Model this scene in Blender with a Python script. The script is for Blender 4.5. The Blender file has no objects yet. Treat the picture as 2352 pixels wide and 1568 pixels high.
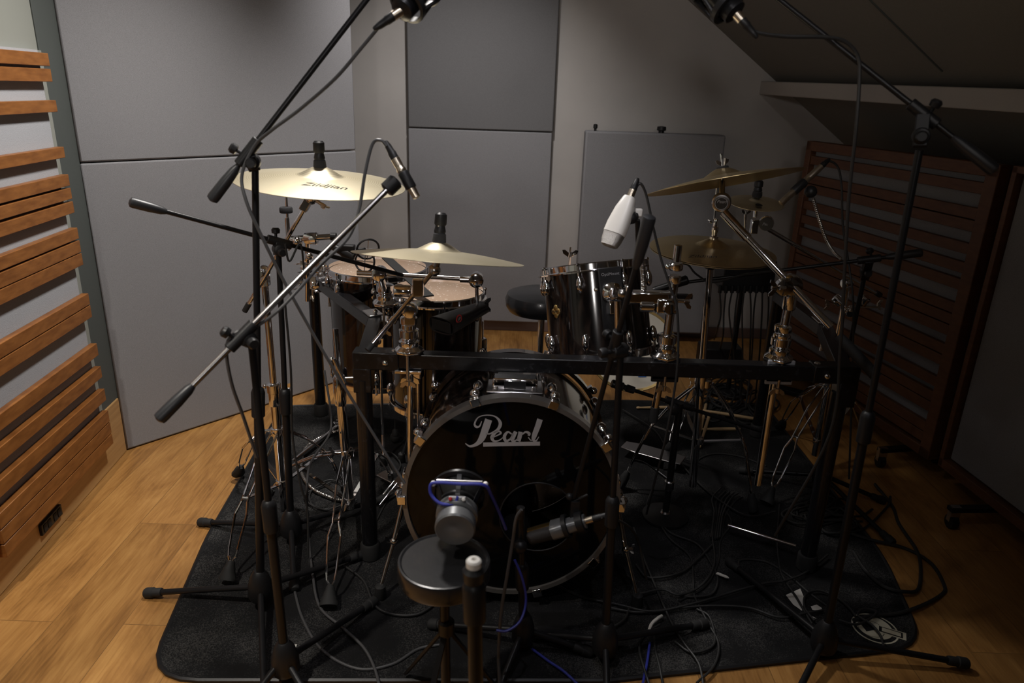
import bpy, bmesh, math, random
from mathutils import Vector as V, Matrix, Quaternion
random.seed(7)
S = bpy.context.scene
COL = S.collection
PI = math.pi
# ------------------------------------------------------------ camera
FPX, CAMH, PIT, ROLL = 1650., 1.40, math.radians(19.2), math.radians(1.9)
cam_d = bpy.data.cameras.new('camera'); cam = bpy.data.objects.new('camera', cam_d); COL.objects.link(cam)
cam_d.sensor_width = 36; cam_d.lens = FPX/2352*36; cam_d.clip_start = .02
cam.matrix_world = (Matrix.Translation((0, 0, CAMH)) @ Matrix.Rotation(PI/2-PIT, 4, 'X') @ Matrix.Rotation(ROLL, 4, 'Z'))
cam_d.dof.use_dof = True; cam_d.dof.focus_distance = 2.45; cam_d.dof.aperture_fstop = 3.6
S.camera = cam
# ------------------------------------------------------------ world, light, exposure
w = bpy.data.worlds.new('world'); S.world = w; w.use_nodes = True
w.node_tree.nodes['Background'].inputs[0].default_value = (.5, .48, .46, 1)
w.node_tree.nodes['Background'].inputs[1].default_value = .0025
S.view_settings.view_transform = 'Standard'; S.view_settings.look = 'None'
S.view_settings.exposure = .38; S.view_settings.gamma = 1; S.view_settings.use_curve_mapping = False
def spot(name, loc, to, power, ang, blend=.6, r=.03, col=(1, .9, .8)):
    d = bpy.data.lights.new(name, 'SPOT'); o = bpy.data.objects.new(name, d); COL.objects.link(o)
    d.energy = power; d.spot_size = math.radians(ang); d.spot_blend = blend; d.shadow_soft_size = r; d.color = col
    o.location = loc; o.rotation_euler = (V(to)-V(loc)).to_track_quat('-Z', 'Y').to_euler()
    return o
spot('ceiling_or_fill_spot', (-.58, 2.35, 2.38), (-1.0, 1.75, 0), 108, 125, 1, .09, (1, .95, .9))
spot('ceiling_or_fill_spot', (-.15, 2.95, 2.4), (-.45, 4.1, .5), 55, 95, 1, .05, (1, .95, .92))  # fill light added to brighten the lower back wall
spot('ceiling_or_fill_spot', (.45, 2.5, 2.42), (.75, 2.2, 0), 62, 130, 1, .03, (.9, .88, 1))
spot('ceiling_or_fill_spot', (-.5, -1.9, 1.8), (-.0, 4, 1.3), 45, 44, .9, .12, (1, .94, .9))
spot('ceiling_or_fill_spot', (.75, -.6, 2.4), (.15, 4.1, 1.25), 95, 46, 1, .15, (1, .94, .9))  # room fill added behind the camera to lift the back wall
spot('ceiling_or_fill_spot', (-1.15, .7, 2.5), (-1.3, 1.2, 0), 105, 85, 1, .04, (1, .93, .84))
spot('ceiling_or_fill_spot', (-.02, 1.25, 2.45), (0, 1.75, 0), 14, 70, 1, .025, (.95, .93, 1))
spot('ceiling_or_fill_spot', (.42, 1.25, 2.45), (.5, 1.75, 0), 14, 70, 1, .025, (.95, .93, 1))

for lx, ly in ((.95, 1.7), (-.35, .75), (.95, .7), (.3, .2)):  # weak spots added only to give the chrome more highlights
    spot('ceiling_or_fill_spot', (lx, ly, 2.5), (.1, 2.1, .6), 9, 60, 1, .04, (.97, .95, 1))
# ------------------------------------------------------------ pixel helpers: a pixel of the photo to a point of the room
def ray(px, py):
    x = (px-1176)/FPX; y = -(py-784)/FPX
    c, s = math.cos(ROLL), math.sin(ROLL)
    xr = x*c-y*s; yr = x*s+y*c
    cp, sp = math.cos(PIT), math.sin(PIT)
    return V((xr, cp+yr*sp, -sp+yr*cp))
def P(px, py, Y):
    r = ray(px, py); return V((r.x*Y/r.y, Y, CAMH+r.z*Y/r.y))
def G(px, py, z=0):
    r = ray(px, py); t = (z-CAMH)/r.z; return V((r.x*t, r.y*t, z))
def RP(px, py, o, n):
    r = ray(px, py); c = V((0, 0, CAMH)); t = (V(o)-c).dot(n)/r.dot(n); return c+r*t
def PX(p):
    q = cam.matrix_world.inverted() @ V(p); return (1176+q.x/-q.z*FPX, 784-q.y/-q.z*FPX)
# ------------------------------------------------------------ materials
def mat(name, col, rough=.5, metal=0, coat=0, spec=.5, bump=None, **k):
    m = bpy.data.materials.new(name); m.use_nodes = True; nt = m.node_tree; b = nt.nodes['Principled BSDF']
    b.inputs['Base Color'].default_value = (*col, 1); b.inputs['Roughness'].default_value = rough
    b.inputs['Metallic'].default_value = metal; b.inputs['Coat Weight'].default_value = coat
    b.inputs['Specular IOR Level'].default_value = spec
    if coat: b.inputs['Coat Roughness'].default_value = k.get('cr', .05)
    tc = nt.nodes.new('ShaderNodeTexCoord'); N = nt.nodes; L = nt.links
    def mapping(scale, rot=(0, 0, 0), src='Object'):
        mp = N.new('ShaderNodeMapping'); mp.inputs['Scale'].default_value = scale; mp.inputs['Rotation'].default_value = rot
        L.new(tc.outputs[src], mp.inputs[0]); return mp
    if 'noise' in k:       # (scale, detail, colour2, lo, hi, anisotropic scale)
        sc, det, c2, lo, hi, an = k['noise']
        mp = mapping(an); n = N.new('ShaderNodeTexNoise'); n.inputs['Scale'].default_value = sc; n.inputs['Detail'].default_value = det
        L.new(mp.outputs[0], n.inputs['Vector'])
        cr = N.new('ShaderNodeValToRGB'); cr.color_ramp.elements[0].position = lo; cr.color_ramp.elements[1].position = hi
        cr.color_ramp.elements[0].color = (*col, 1); cr.color_ramp.elements[1].color = (*c2, 1)
        L.new(n.outputs['Fac'], cr.inputs[0]); L.new(cr.outputs[0], b.inputs['Base Color'])
    if bump:               # (scale, strength, anisotropic scale)
        sc, st, an = bump; mp = mapping(an); n = N.new('ShaderNodeTexNoise'); n.inputs['Scale'].default_value = sc; n.inputs['Detail'].default_value = 4
        L.new(mp.outputs[0], n.inputs['Vector'])
        bm_ = N.new('ShaderNodeBump'); bm_.inputs['Strength'].default_value = st; bm_.inputs['Distance'].default_value = .002
        L.new(n.outputs['Fac'], bm_.inputs['Height']); L.new(bm_.outputs[0], b.inputs['Normal'])
    if 'emit' in k:
        b.inputs['Emission Color'].default_value = (*k['emit'], 1); b.inputs['Emission Strength'].default_value = 1
    return m
M = {}
M['chrome'] = mat('chrome', (.86, .86, .88), .08, 1, noise=(30, 2, (.72, .72, .74), .4, .7, (1, 1, 1)))
M['chrome_dull'] = mat('chrome_dull', (.55, .54, .54), .24, 1)
M['black_metal'] = mat('black_metal', (.010, .010, .011), .34, 0, 0, .28, bump=(300, .08, (1, 1, 1)))
M['rack_metal'] = mat('rack_metal', (.007, .007, .008), .26, 0, .15, .4, cr=.15, noise=(60, 4, (.022, .022, .025), .55, .8, (1, 6, 1)))
M['black_plastic'] = mat('black_plastic', (.012, .012, .013), .42, 0, 0, .35, bump=(200, .1, (1, 1, 1)))
M['grip'] = mat('grip', (.02, .021, .024), .4)
M['rubber'] = mat('rubber', (.012, .012, .012), .75)
M['cable'] = mat('cable', (.018, .018, .018), .5)
M['cable_grey'] = mat('cable_grey', (.06, .06, .062), .45)
M['cable_blue'] = mat('cable_blue', (.03, .04, .3), .4)
M['hose'] = mat('metal_hose', (.5, .48, .45), .25, 1)
M['nickel'] = mat('nickel', (.62, .55, .45), .3, 1)
M['white_paint'] = mat('white_paint', (.78, .76, .72), .35)
M['lacquer'] = mat('drum_lacquer', (.005, .004, .004), .12, 0, .6, cr=.04, noise=(3, 5, (.04, .026, .02), .45, .75, (14, 14, 1)))
M['head_black'] = mat('black_drum_head', (.003, .003, .003), .06, 0, 0, .22)
M['head_coated'] = mat('coated_drum_head', (.42, .30, .215), .2, noise=(90, 6, (.75, .66, .56), .62, .68, (1, 1, 1)), bump=(250, .3, (1, 1, 1)))  # pale specks put the sparkle of the coating into the colour
M['head_white'] = mat('white_drum_head', (.62, .58, .5), .5)
M['hoop_inlay'] = mat('hoop_inlay', (.13, .12, .11), .3, .35, .3)
M['logo_silver'] = mat('logo_silver', (.42, .42, .44), .35, .3)
M['ink'] = mat('logo_ink', (.02, .018, .015), .4)
M['gold'] = mat('badge_gold', (.7, .5, .2), .3, 1)
M['felt'] = mat('felt', (.02, .02, .022), .95, bump=(400, .4, (1, 1, 1)))
M['vinyl'] = mat('black_vinyl', (.014, .014, .015), .27, 0, .25, bump=(120, .06, (1, 1, 1)))
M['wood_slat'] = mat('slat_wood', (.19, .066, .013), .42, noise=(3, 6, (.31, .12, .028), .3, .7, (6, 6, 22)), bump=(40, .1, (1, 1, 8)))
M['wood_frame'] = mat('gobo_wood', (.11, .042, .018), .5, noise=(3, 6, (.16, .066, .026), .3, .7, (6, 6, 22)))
M['wood_base'] = mat('pine_base', (.42, .24, .09), .45, noise=(2, 6, (.56, .34, .14), .3, .7, (1.5, 1.5, 30)), bump=(30, .12, (1, 1, 14)))
M['stick'] = mat('stick_wood', (.52, .36, .19), .5)
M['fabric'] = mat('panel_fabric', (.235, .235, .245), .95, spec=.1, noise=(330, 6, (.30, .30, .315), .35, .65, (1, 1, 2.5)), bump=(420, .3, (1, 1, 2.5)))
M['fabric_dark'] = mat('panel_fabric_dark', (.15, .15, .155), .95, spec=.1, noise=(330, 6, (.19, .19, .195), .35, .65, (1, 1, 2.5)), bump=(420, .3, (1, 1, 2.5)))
M['fabric_light'] = mat('slat_backing', (.36, .37, .39), .95, spec=.1, noise=(330, 6, (.42, .43, .46), .3, .7, (1, 1, 2)), bump=(260, .4, (1, 1, 2)))
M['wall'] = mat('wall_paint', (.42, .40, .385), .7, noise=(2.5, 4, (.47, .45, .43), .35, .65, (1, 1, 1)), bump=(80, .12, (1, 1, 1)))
M['wall_pale'] = mat('pale_green_paint', (.27, .28, .25), .6)
M['post_green'] = mat('green_grey_paint', (.075, .085, .08), .6)
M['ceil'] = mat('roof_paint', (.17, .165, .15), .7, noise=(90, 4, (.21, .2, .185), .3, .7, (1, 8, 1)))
M['skirt'] = mat('skirting', (.16, .11, .095), .5)
M['paper'] = mat('paper_white', (.62, .6, .55), .7)
M['cream_print'] = mat('cream_print', (.46, .43, .33), .6)
M['blue_tape'] = mat('blue_tape', (.02, .09, .28), .6)
M['red'] = mat('red_print', (.5, .03, .03), .5)
M['black'] = mat('black_matte', (.008, .008, .008), .8)
M['magnet'] = mat('magnet_steel', (.16, .165, .17), .35, .5)
M['grille'] = mat('mic_grille', (.5, .5, .49), .3, 1, bump=(900, .9, (1, 1, 1)))
M['grille_dark'] = mat('dark_grille', (.08, .08, .085), .35, 1, bump=(900, .9, (1, 1, 1)))
# cymbal bronze with turned grooves
def cymbal_mat(name, c1, c2, rough):
    m = mat(name, c1, rough, 1); nt = m.node_tree; N = nt.nodes; L = nt.links; b = N['Principled BSDF']
    tc = N.new('ShaderNodeTexCoord'); wv = N.new('ShaderNodeTexWave'); wv.wave_type = 'RINGS'; wv.rings_direction = 'Z'
    wv.inputs['Scale'].default_value = 55; wv.inputs['Distortion'].default_value = .6; wv.inputs['Detail'].default_value = 3
    L.new(tc.outputs['UV'], wv.inputs[0])
    bp = N.new('ShaderNodeBump'); bp.inputs['Strength'].default_value = .18; bp.inputs['Distance'].default_value = .0006
    L.new(wv.outputs['Fac'], bp.inputs['Height']); L.new(bp.outputs[0], b.inputs['Normal'])
    ns = N.new('ShaderNodeTexNoise'); ns.inputs['Scale'].default_value = 6; ns.inputs['Detail'].default_value = 5
    L.new(tc.outputs['UV'], ns.inputs[0])
    cr = N.new('ShaderNodeValToRGB'); cr.color_ramp.elements[0].color = (*c1, 1); cr.color_ramp.elements[1].color = (*c2, 1)
    cr.color_ramp.elements[0].position = .35; cr.color_ramp.elements[1].position = .7
    L.new(ns.outputs[0], cr.inputs[0]); L.new(cr.outputs[0], b.inputs['Base Color'])
    return m
M['bronze'] = cymbal_mat('bronze', (.80, .71, .50), (.88, .80, .60), .38)
M['bronze_shaded'] = cymbal_mat('bronze_shaded', (.60, .47, .26), (.70, .57, .34), .36)  # darker copy of the bronze, shade put into the colour of the right cymbals
# carpet
def carpet_mat():
    m = mat('drum_carpet', (.01, .01, .0105), .95, spec=.15, bump=(500, .9, (1, 1, 1))); nt = m.node_tree; N = nt.nodes; L = nt.links; b = N['Principled BSDF']
    tc = N.new('ShaderNodeTexCoord')
    n1 = N.new('ShaderNodeTexNoise'); n1.inputs['Scale'].default_value = 330; n1.inputs['Detail'].default_value = 2; L.new(tc.outputs['Object'], n1.inputs[0])
    n2 = N.new('ShaderNodeTexNoise'); n2.inputs['Scale'].default_value = 5; n2.inputs['Detail'].default_value = 3; L.new(tc.outputs['Object'], n2.inputs[0])
    mm = N.new('ShaderNodeMath'); mm.operation = 'MULTIPLY'; L.new(n1.outputs[0], mm.inputs[0]); L.new(n2.outputs[0], mm.inputs[1])
    cr = N.new('ShaderNodeValToRGB'); e = cr.color_ramp.elements; e[0].position = .25; e[1].position = .40
    e[0].color = (.010, .010, .0105, 1); e[1].color = (.055, .054, .052, 1)
    L.new(mm.outputs[0], cr.inputs[0]); L.new(cr.outputs[0], b.inputs['Base Color'])
    return m
M['carpet'] = carpet_mat()
def floor_mat():
    m = mat('laminate_floor', (.4, .24, .1), .36); nt = m.node_tree; N = nt.nodes; L = nt.links; b = N['Principled BSDF']
    tc = N.new('ShaderNodeTexCoord')
    mp = N.new('ShaderNodeMapping'); mp.inputs['Rotation'].default_value = (0, 0, PI/2); mp.inputs['Location'].default_value = (.3, .07, 0); L.new(tc.outputs['Object'], mp.inputs[0])
    br = N.new('ShaderNodeTexBrick'); br.offset = .37; br.inputs['Scale'].default_value = 1; br.inputs['Brick Width'].default_value = 1.28; br.inputs['Row Height'].default_value = .192
    br.inputs['Mortar Size'].default_value = .0012; br.inputs['Mortar Smooth'].default_value = .3
    br.inputs['Color1'].default_value = (.18, .18, .18, 1); br.inputs['Color2'].default_value = (.85, .85, .85, 1); br.inputs['Mortar'].default_value = (0, 0, 0, 1)
    L.new(mp.outputs[0], br.inputs[0])
    ad = N.new('ShaderNodeVectorMath'); ad.operation = 'ADD'; L.new(tc.outputs['Object'], ad.inputs[0]); L.new(br.outputs['Color'], ad.inputs[1])
    mp2 = N.new('ShaderNodeMapping'); mp2.inputs['Scale'].default_value = (5, 1.5, 1); L.new(ad.outputs[0], mp2.inputs[0])
    n1 = N.new('ShaderNodeTexNoise'); n1.inputs['Scale'].default_value = 1.5; n1.inputs['Detail'].default_value = 9; n1.inputs['Roughness'].default_value = .66; n1.inputs['Distortion'].default_value = .8; L.new(mp2.outputs[0], n1.inputs[0])
    mp3 = N.new('ShaderNodeMapping'); mp3.inputs['Scale'].default_value = (60, 4, 1); L.new(ad.outputs[0], mp3.inputs[0])
    n2 = N.new('ShaderNodeTexNoise'); n2.inputs['Scale'].default_value = 2.2; n2.inputs['Detail'].default_value = 5; n2.inputs['Distortion'].default_value = .5; L.new(mp3.outputs[0], n2.inputs[0])
    cr = N.new('ShaderNodeValToRGB'); e = cr.color_ramp.elements; e[0].position = .28; e[1].position = .72
    e[0].color = (.15, .062, .016, 1); e[1].color = (.58, .315, .10, 1); x = e.new(.5); x.color = (.39, .19, .054, 1)
    mx0 = N.new('ShaderNodeMath'); mx0.operation = 'MULTIPLY_ADD'; L.new(n2.outputs[0], mx0.inputs[0]); mx0.inputs[1].default_value = .35
    sc = N.new('ShaderNodeMath'); sc.operation = 'MULTIPLY'; sc.inputs[1].default_value = .67; L.new(n1.outputs[0], sc.inputs[0]); L.new(sc.outputs[0], mx0.inputs[2])
    L.new(mx0.outputs[0], cr.inputs[0])
    tone = N.new('ShaderNodeMix'); tone.data_type = 'RGBA'; tone.blend_type = 'MULTIPLY'; tone.inputs[0].default_value = .35
    L.new(cr.outputs[0], tone.inputs[6]); L.new(br.outputs['Color'], tone.inputs[7])
    seam = N.new('ShaderNodeMix'); seam.data_type = 'RGBA'; seam.blend_type = 'MIX'; seam.inputs[7].default_value = (.1, .05, .02, 1)
    sf = N.new('ShaderNodeMath'); sf.operation = 'MULTIPLY'; sf.inputs[1].default_value = .45; L.new(br.outputs['Fac'], sf.inputs[0])
    L.new(sf.outputs[0], seam.inputs[0]); L.new(tone.outputs[2], seam.inputs[6]); L.new(seam.outputs[2], b.inputs['Base Color'])
    bp = N.new('ShaderNodeBump'); bp.inputs['Strength'].default_value = .25; bp.inputs['Distance'].default_value = .001
    L.new(n2.outputs[0], bp.inputs['Height']); L.new(bp.outputs[0], b.inputs['Normal'])
    return m
M['floor'] = floor_mat()

# ------------------------------------------------------------ mesh builder
def basis(ax, ref=None):
    a = V(ax).normalized(); r = V(ref) if ref is not None else (V((0, 0, 1)) if abs(a.z) < .9 else V((1, 0, 0)))
    u = (r-a*r.dot(a)).normalized(); return u, a.cross(u), a
class MB:
    def __init__(s): s.v = []; s.f = []; s.uv = {}
    def ring(s, c, u, v, r, n, r2=None):
        i0 = len(s.v); r2 = r if r2 is None else r2
        for k in range(n):
            a = 2*PI*k/n; s.v.append(c+u*(math.cos(a)*r)+v*(math.sin(a)*r2))
        return list(range(i0, i0+n))
    def loft(s, rings, cap=True):
        for a, b in zip(rings, rings[1:]):
            n = len(a)
            for k in range(n): s.f.append((a[k], a[(k+1) % n], b[(k+1) % n], b[k]))
        if cap: s.f.append(tuple(reversed(rings[0]))); s.f.append(tuple(rings[-1]))
    def cyl(s, p0, p1, r, r2=None, n=16):
        p0, p1 = V(p0), V(p1); u, v, a = basis(p1-p0)
        s.loft([s.ring(p0, u, v, r, n), s.ring(p1, u, v, r if r2 is None else r2, n)]); return s
    def lathe(s, prof, o, ax, n=32, cap=True, ref=None):
        o = V(o); u, v, a = basis(ax, ref)
        s.loft([s.ring(o+a*z, u, v, max(r, 1e-4), n) for r, z in prof], cap); return s
    def ball(s, c, r, n=14, sq=(1, 1, 1), ax=(0, 0, 1)):
        c = V(c); u, v, a = basis(ax); m = n//2+1; rings = []
        for i in range(m):
            t = PI*(i+.02*(i == 0)-.02*(i == m-1))/(m-1)
            rings.append(s.ring(c-a*(math.cos(t)*r*sq[2]), u, v, math.sin(t)*r*sq[0]+1e-5, n, math.sin(t)*r*sq[1]+1e-5))
        s.loft(rings); return s
    def path(s, pts, r, n=8, res=6, smooth=True, rfun=None):
        pts = [V(p) for p in pts]
        if smooth and len(pts) > 2:
            q = [pts[0]*2-pts[1]]+pts+[pts[-1]*2-pts[-2]]; out = []
            for i in range(1, len(q)-2):
                for k in range(res):
                    t = k/res; a, b, c, d = q[i-1], q[i], q[i+1], q[i+2]
                    out.append(.5*((2*b)+(c-a)*t+(2*a-5*b+4*c-d)*t*t+(-a+3*b-3*c+d)*t**3))
            out.append(pts[-1]); pts = out
        u = None; rings = []
        for i, p in enumerate(pts):
            t = (pts[min(i+1, len(pts)-1)]-pts[max(i-1, 0)])
            if t.length < 1e-7: continue
            t.normalize()
            if u is None: u = basis(t)[0]
            u = (u-t*u.dot(t)).normalized(); v = t.cross(u)
            rr = r if rfun is None else rfun(i/(len(pts)-1))*r
            rings.append(s.ring(p, u, v, rr, n))
        s.loft(rings); return s
    def box(s, c, sx, sy, sz, X=(1, 0, 0), Z=(0, 0, 1)):
        c = V(c); Z = V(Z).normalized(); X = V(X); X = (X-Z*X.dot(Z)).normalized(); Y = Z.cross(X); i = len(s.v)
        for dz in (-.5, .5):
            for dx, dy in ((-.5, -.5), (.5, -.5), (.5, .5), (-.5, .5)): s.v.append(c+X*(dx*sx)+Y*(dy*sy)+Z*(dz*sz))
        for q in ((0, 3, 2, 1), (4, 5, 6, 7), (0, 1, 5, 4), (1, 2, 6, 5), (2, 3, 7, 6), (3, 0, 4, 7)): s.f.append(tuple(i+k for k in q))
        return s
    def bar(s, p0, p1, w, h, up=(0, 0, 1)):
        p0, p1 = V(p0), V(p1); d = p1-p0; L_ = d.length; a = d.normalized(); up = V(up)
        if abs(a.dot(up)) > .98: up = V((0, 1, 0))
        Z = (up-a*up.dot(a)).normalized(); return s.box((p0+p1)/2, L_, w, h, a, Z)
    def prism(s, poly, o, X, Z, th):      # polygon in the plane (X, Z x X) pushed along Z
        o = V(o); Z = V(Z).normalized(); X = V(X); X = (X-Z*X.dot(Z)).normalized(); Y = Z.cross(X); n = len(poly); i = len(s.v)
        for d in (0, th):
            for x, y in poly: s.v.append(o+X*x+Y*y+Z*d)
        s.f.append(tuple(reversed(range(i, i+n)))); s.f.append(tuple(range(i+n, i+2*n)))
        for k in range(n): s.f.append((i+k, i+(k+1) % n, i+n+(k+1) % n, i+n+k))
        return s
    def wing(s, o, ax, side, size=.02):   # wing nut: hub and two leaves
        o = V(o); a = V(ax).normalized(); sd = V(side); sd = (sd-a*sd.dot(a)).normalized(); t = a.cross(sd)
        s.cyl(o, o+a*size*.7, size*.32, size*.26, 10)
        for q in (-1, 1):
            s.prism([(.25*size, 0), (1.0*size, .5*size), (1.15*size, 1.0*size), (.75*size, 1.05*size), (.2*size, .6*size)], o-t*(q*-.0)-t*size*.1 if q > 0 else o+t*size*.1, sd*q, sd.cross(a)*1, size*.2) if q > 0 else \
            s.prism([(-.25*size, 0), (-1.0*size, .5*size), (-1.15*size, 1.0*size), (-.75*size, 1.05*size), (-.2*size, .6*size)][::-1], o-t*size*.1, sd, sd.cross(a), size*.2)
        return s
ORG = {}
def build(name, mb, m, parent=None, at=None, bev=0, label=None, kind=None, ang=35):
    me = bpy.data.meshes.new(name); o = bpy.data.objects.new(name, me); COL.objects.link(o)
    if parent is not None: org = ORG[parent]; o.parent = parent
    else:
        org = V(at) if at is not None else V((0, 0, 0))
        if at is None and mb.v:
            zs = min(p.z for p in mb.v); org = V((sum(p.x for p in mb.v)/len(mb.v), sum(p.y for p in mb.v)/len(mb.v), zs))
        o.location = org
    ORG[o] = org
    me.from_pydata([tuple(p-org) for p in mb.v], [], mb.f); me.validate()
    bm_ = bmesh.new(); bm_.from_mesh(me); bmesh.ops.recalc_face_normals(bm_, faces=bm_.faces); bm_.to_mesh(me); bm_.free()
    me.materials.append(M[m] if isinstance(m, str) else m)
    me.shade_smooth(); me.set_sharp_from_angle(angle=math.radians(ang)); me.update()
    if bev:
        b = o.modifiers.new('bevel', 'BEVEL'); b.width = bev; b.segments = 2; b.limit_method = 'ANGLE'; b.angle_limit = math.radians(40)
    if label: o['label'] = label
    if kind: o['kind'] = kind
    return o
def thing(name, label, cat, loc, group=None):
    o = bpy.data.objects.new(name, None); COL.objects.link(o); o.location = V(loc); o.empty_display_size = .05; ORG[o] = V(loc)
    o['label'] = label; o['category'] = cat
    if group: o['group'] = group
    return o
def single(name, mb, m, label, cat, group=None, **k):
    o = build(name, mb, m, **k); o['label'] = label; o['category'] = cat
    if group: o['group'] = group
    return o
def struct(name, mb, m, **k): return build(name, mb, m, kind='structure', **k)
def text2d(s, size=1, shear=0, align='CENTER'):
    c = bpy.data.curves.new('t', 'FONT'); c.body = s; c.size = size; c.shear = shear; c.align_x = align; c.align_y = 'CENTER'; c.resolution_u = 3
    o = bpy.data.objects.new('t', c); COL.objects.link(o); bpy.context.view_layer.update()
    me = bpy.data.meshes.new_from_object(o.evaluated_get(bpy.context.evaluated_depsgraph_get()))
    r = ([(v.co.x, v.co.y) for v in me.vertices], [tuple(p.vertices) for p in me.polygons])
    bpy.data.objects.remove(o); bpy.data.meshes.remove(me); bpy.data.curves.remove(c); return r
def text_mb(mb, s, size, fn, shear=0):
    vs, fs = text2d(s, size, shear); i = len(mb.v)
    for x, y in vs: mb.v.append(fn(x, y))
    for f in fs: mb.f.append(tuple(i+k for k in f))
    return mb
Z = V((0, 0, 1)); X = V((1, 0, 0)); Y_ = V((0, 1, 0))

# ------------------------------------------------------------ room shell
BACK = 4.24
struct('floor', MB().box((.3, .7, -.05), 6.4, 7.6, .1), 'floor', at=(0, 0, 0))
struct('wall_back', MB().box((.3, BACK+.06, 1.3), 6.4, .12, 2.8), 'wall')
struct('baseboard_back', MB().box((.35, BACK-.009, .032), 6.0, .018, .064), 'skirt', bev=.003)
struct('wall_front', MB().box((.3, -3.06, 1.3), 6.4, .12, 2.8), 'wall')
struct('wall_right', MB().box((3.46, .7, 1.3), .12, 7.6, 2.8), 'wall')
struct('ceiling', MB().box((-.2, .7, 2.75), 5.4, 7.6, .1), 'wall')
# left slat wall frame of reference
LO = V((-1.518, 2.543, 0)); lu = (V((-1.429, 1.672, 0))-LO).normalized(); ln = V((-lu.y, lu.x, 0));
if ln.x < 0: ln = -ln
def LW(u, d, z): return LO+lu*u+ln*d+Z*z
US = (RP(180, 536, LW(0, .034, 0), ln)-LO).dot(lu); TOPZ = RP(60, 112, LW(0, .01, 0), ln).z
struct('wall_left', MB().box(LW(2.2, -.23, 1.35), 7.4, .12, 2.8, lu), 'wall_pale')
struct('trim_1', MB().box(LW((US-.030-.03)/2, -.03, 1.46), US-.030+.03, .05, 2.5, lu), 'post_green', bev=.002)
# slatted absorber on the left wall
sp = thing('slatted_absorber', 'tall wall absorber of orange wooden slats over pale grey cloth, at the left edge', 'acoustic panel', LW(.6, -.1, 0))
build('base_board', MB().box(LW(.62, -.065, .115), 1.24, .13, .23, lu), 'wood_base', sp, bev=.004, label='pale pine plinth with a lit right end')
build('backing_cloth', MB().box(LW(US+.012+.6, -.005, (TOPZ+.17)/2), 1.2, .03, TOPZ-.17, lu), 'fabric_light', sp)
build('side_strip', MB().box(LW(US-.008, -.02, (TOPZ+.2)/2), .044, .04, TOPZ-.2, lu), 'wall_pale', sp)
build('top_board', MB().box(LW(US-.030+.62, -.035, TOPZ+.5), 1.24, .05, 1.0, lu), 'wall_pale', sp)
rows = [(122, 152), (158, 188), (230, 257), (337, 362), (400, 426), (431, 456), (462, 488), (522, 547), (551, 578), (580, 607),
        (672, 697), (699, 726), (786, 813), (838, 863), (889, 915), (938, 963), (965, 989), (991, 1013)]
xr = lambda y: 108+(y-122)*.176
for i, (a, b) in enumerate(rows):
    pn = LW(0, .034, 0)
    p0 = RP(xr(a), a, pn, ln); p1 = RP(xr(b), b, pn, ln); zc = (p0.z+p1.z)/2
    u0 = US; h = p0.z-p1.z
    u1 = 1.22 if i < 15 else .86
    build('slat', MB().box(LW((u0+u1)/2, .0225, zc), u1-u0, .023, h, lu), 'wood_slat', sp, bev=.0015)
sk = thing('wall_socket', 'black twin double power socket low on the wooden plinth of the left absorber', 'socket', RP(115, 1190, LW(0, .0, 0), ln))
c = RP(113, 1190, LW(0, .0, 0), ln); cu = (c-LO).dot(lu)
build('plate', MB().box(LW(cu, .003, c.z-.005), .125, .012, .038, lu), 'black_plastic', sk, bev=.002)
for q in (-.043, -.018, .018, .043):
    build('outlet', MB().box(LW(cu+q, .009, c.z-.005), .019, .004, .026, lu), 'black', sk, bev=.001)
# big cloth panels, left (angled across the corner)
pA = V((-1.518, 2.543, 0)); pB = V((-.777, 3.412, 0)); pu = (pB-pA).normalized(); pn_ = V((pu.y, -pu.x, 0)); plen = (pB-pA).length+.035
zs = RP(178, 375, pA, pn_).z
def flat_panel(label, o, u, n, L_, z0, z1, m, th=.05):
    return single('wall_absorber', MB().box(o+u*(L_/2)-n*(th/2)+Z*((z0+z1)/2), L_, th, z1-z0, u), m, label, 'acoustic panel', bev=.006)
flat_panel('large grey cloth panel reaching the floor, angled across the left corner', pA, pu, pn_, plen, .004, zs-.002, 'fabric')
flat_panel('large grey cloth panel above the seam in the left corner, running out of the top', pA, pu, pn_, plen, zs+.002, 2.3, 'fabric')
a0 = P(938, 293, BACK-.05); a1 = P(1268, 300, BACK-.05)
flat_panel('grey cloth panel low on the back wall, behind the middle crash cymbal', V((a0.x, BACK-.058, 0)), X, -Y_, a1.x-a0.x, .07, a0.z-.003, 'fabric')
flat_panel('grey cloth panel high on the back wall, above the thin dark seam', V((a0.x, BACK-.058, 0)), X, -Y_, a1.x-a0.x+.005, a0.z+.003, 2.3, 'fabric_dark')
b0 = P(1345, 300, 4.12); b1 = P(1665, 313, 4.12)
fa = thing('floor_absorber', 'low freestanding grey cloth absorber against the back wall, right of the wall panels', 'acoustic panel', V(((b0.x+b1.x)/2, 4.12, 0)))
build('cloth_body', MB().box(V(((b0.x+b1.x)/2, 4.15, b0.z/2+.03)), b1.x-b0.x, .11, b0.z-.06, X), 'fabric', fa, bev=.01)
for x_ in (1367, 1519):
    c = P(x_, 301, 4.13); r = .012 if x_ < 1400 else .026
    build('knob', MB().lathe([(r*.6, -.0), (r*.6, .012), (r, .016), (r*.95, .034), (r*.3, .037)], V((c.x, 4.13, b0.z)), Z, 16), 'black_plastic', fa)
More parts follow.
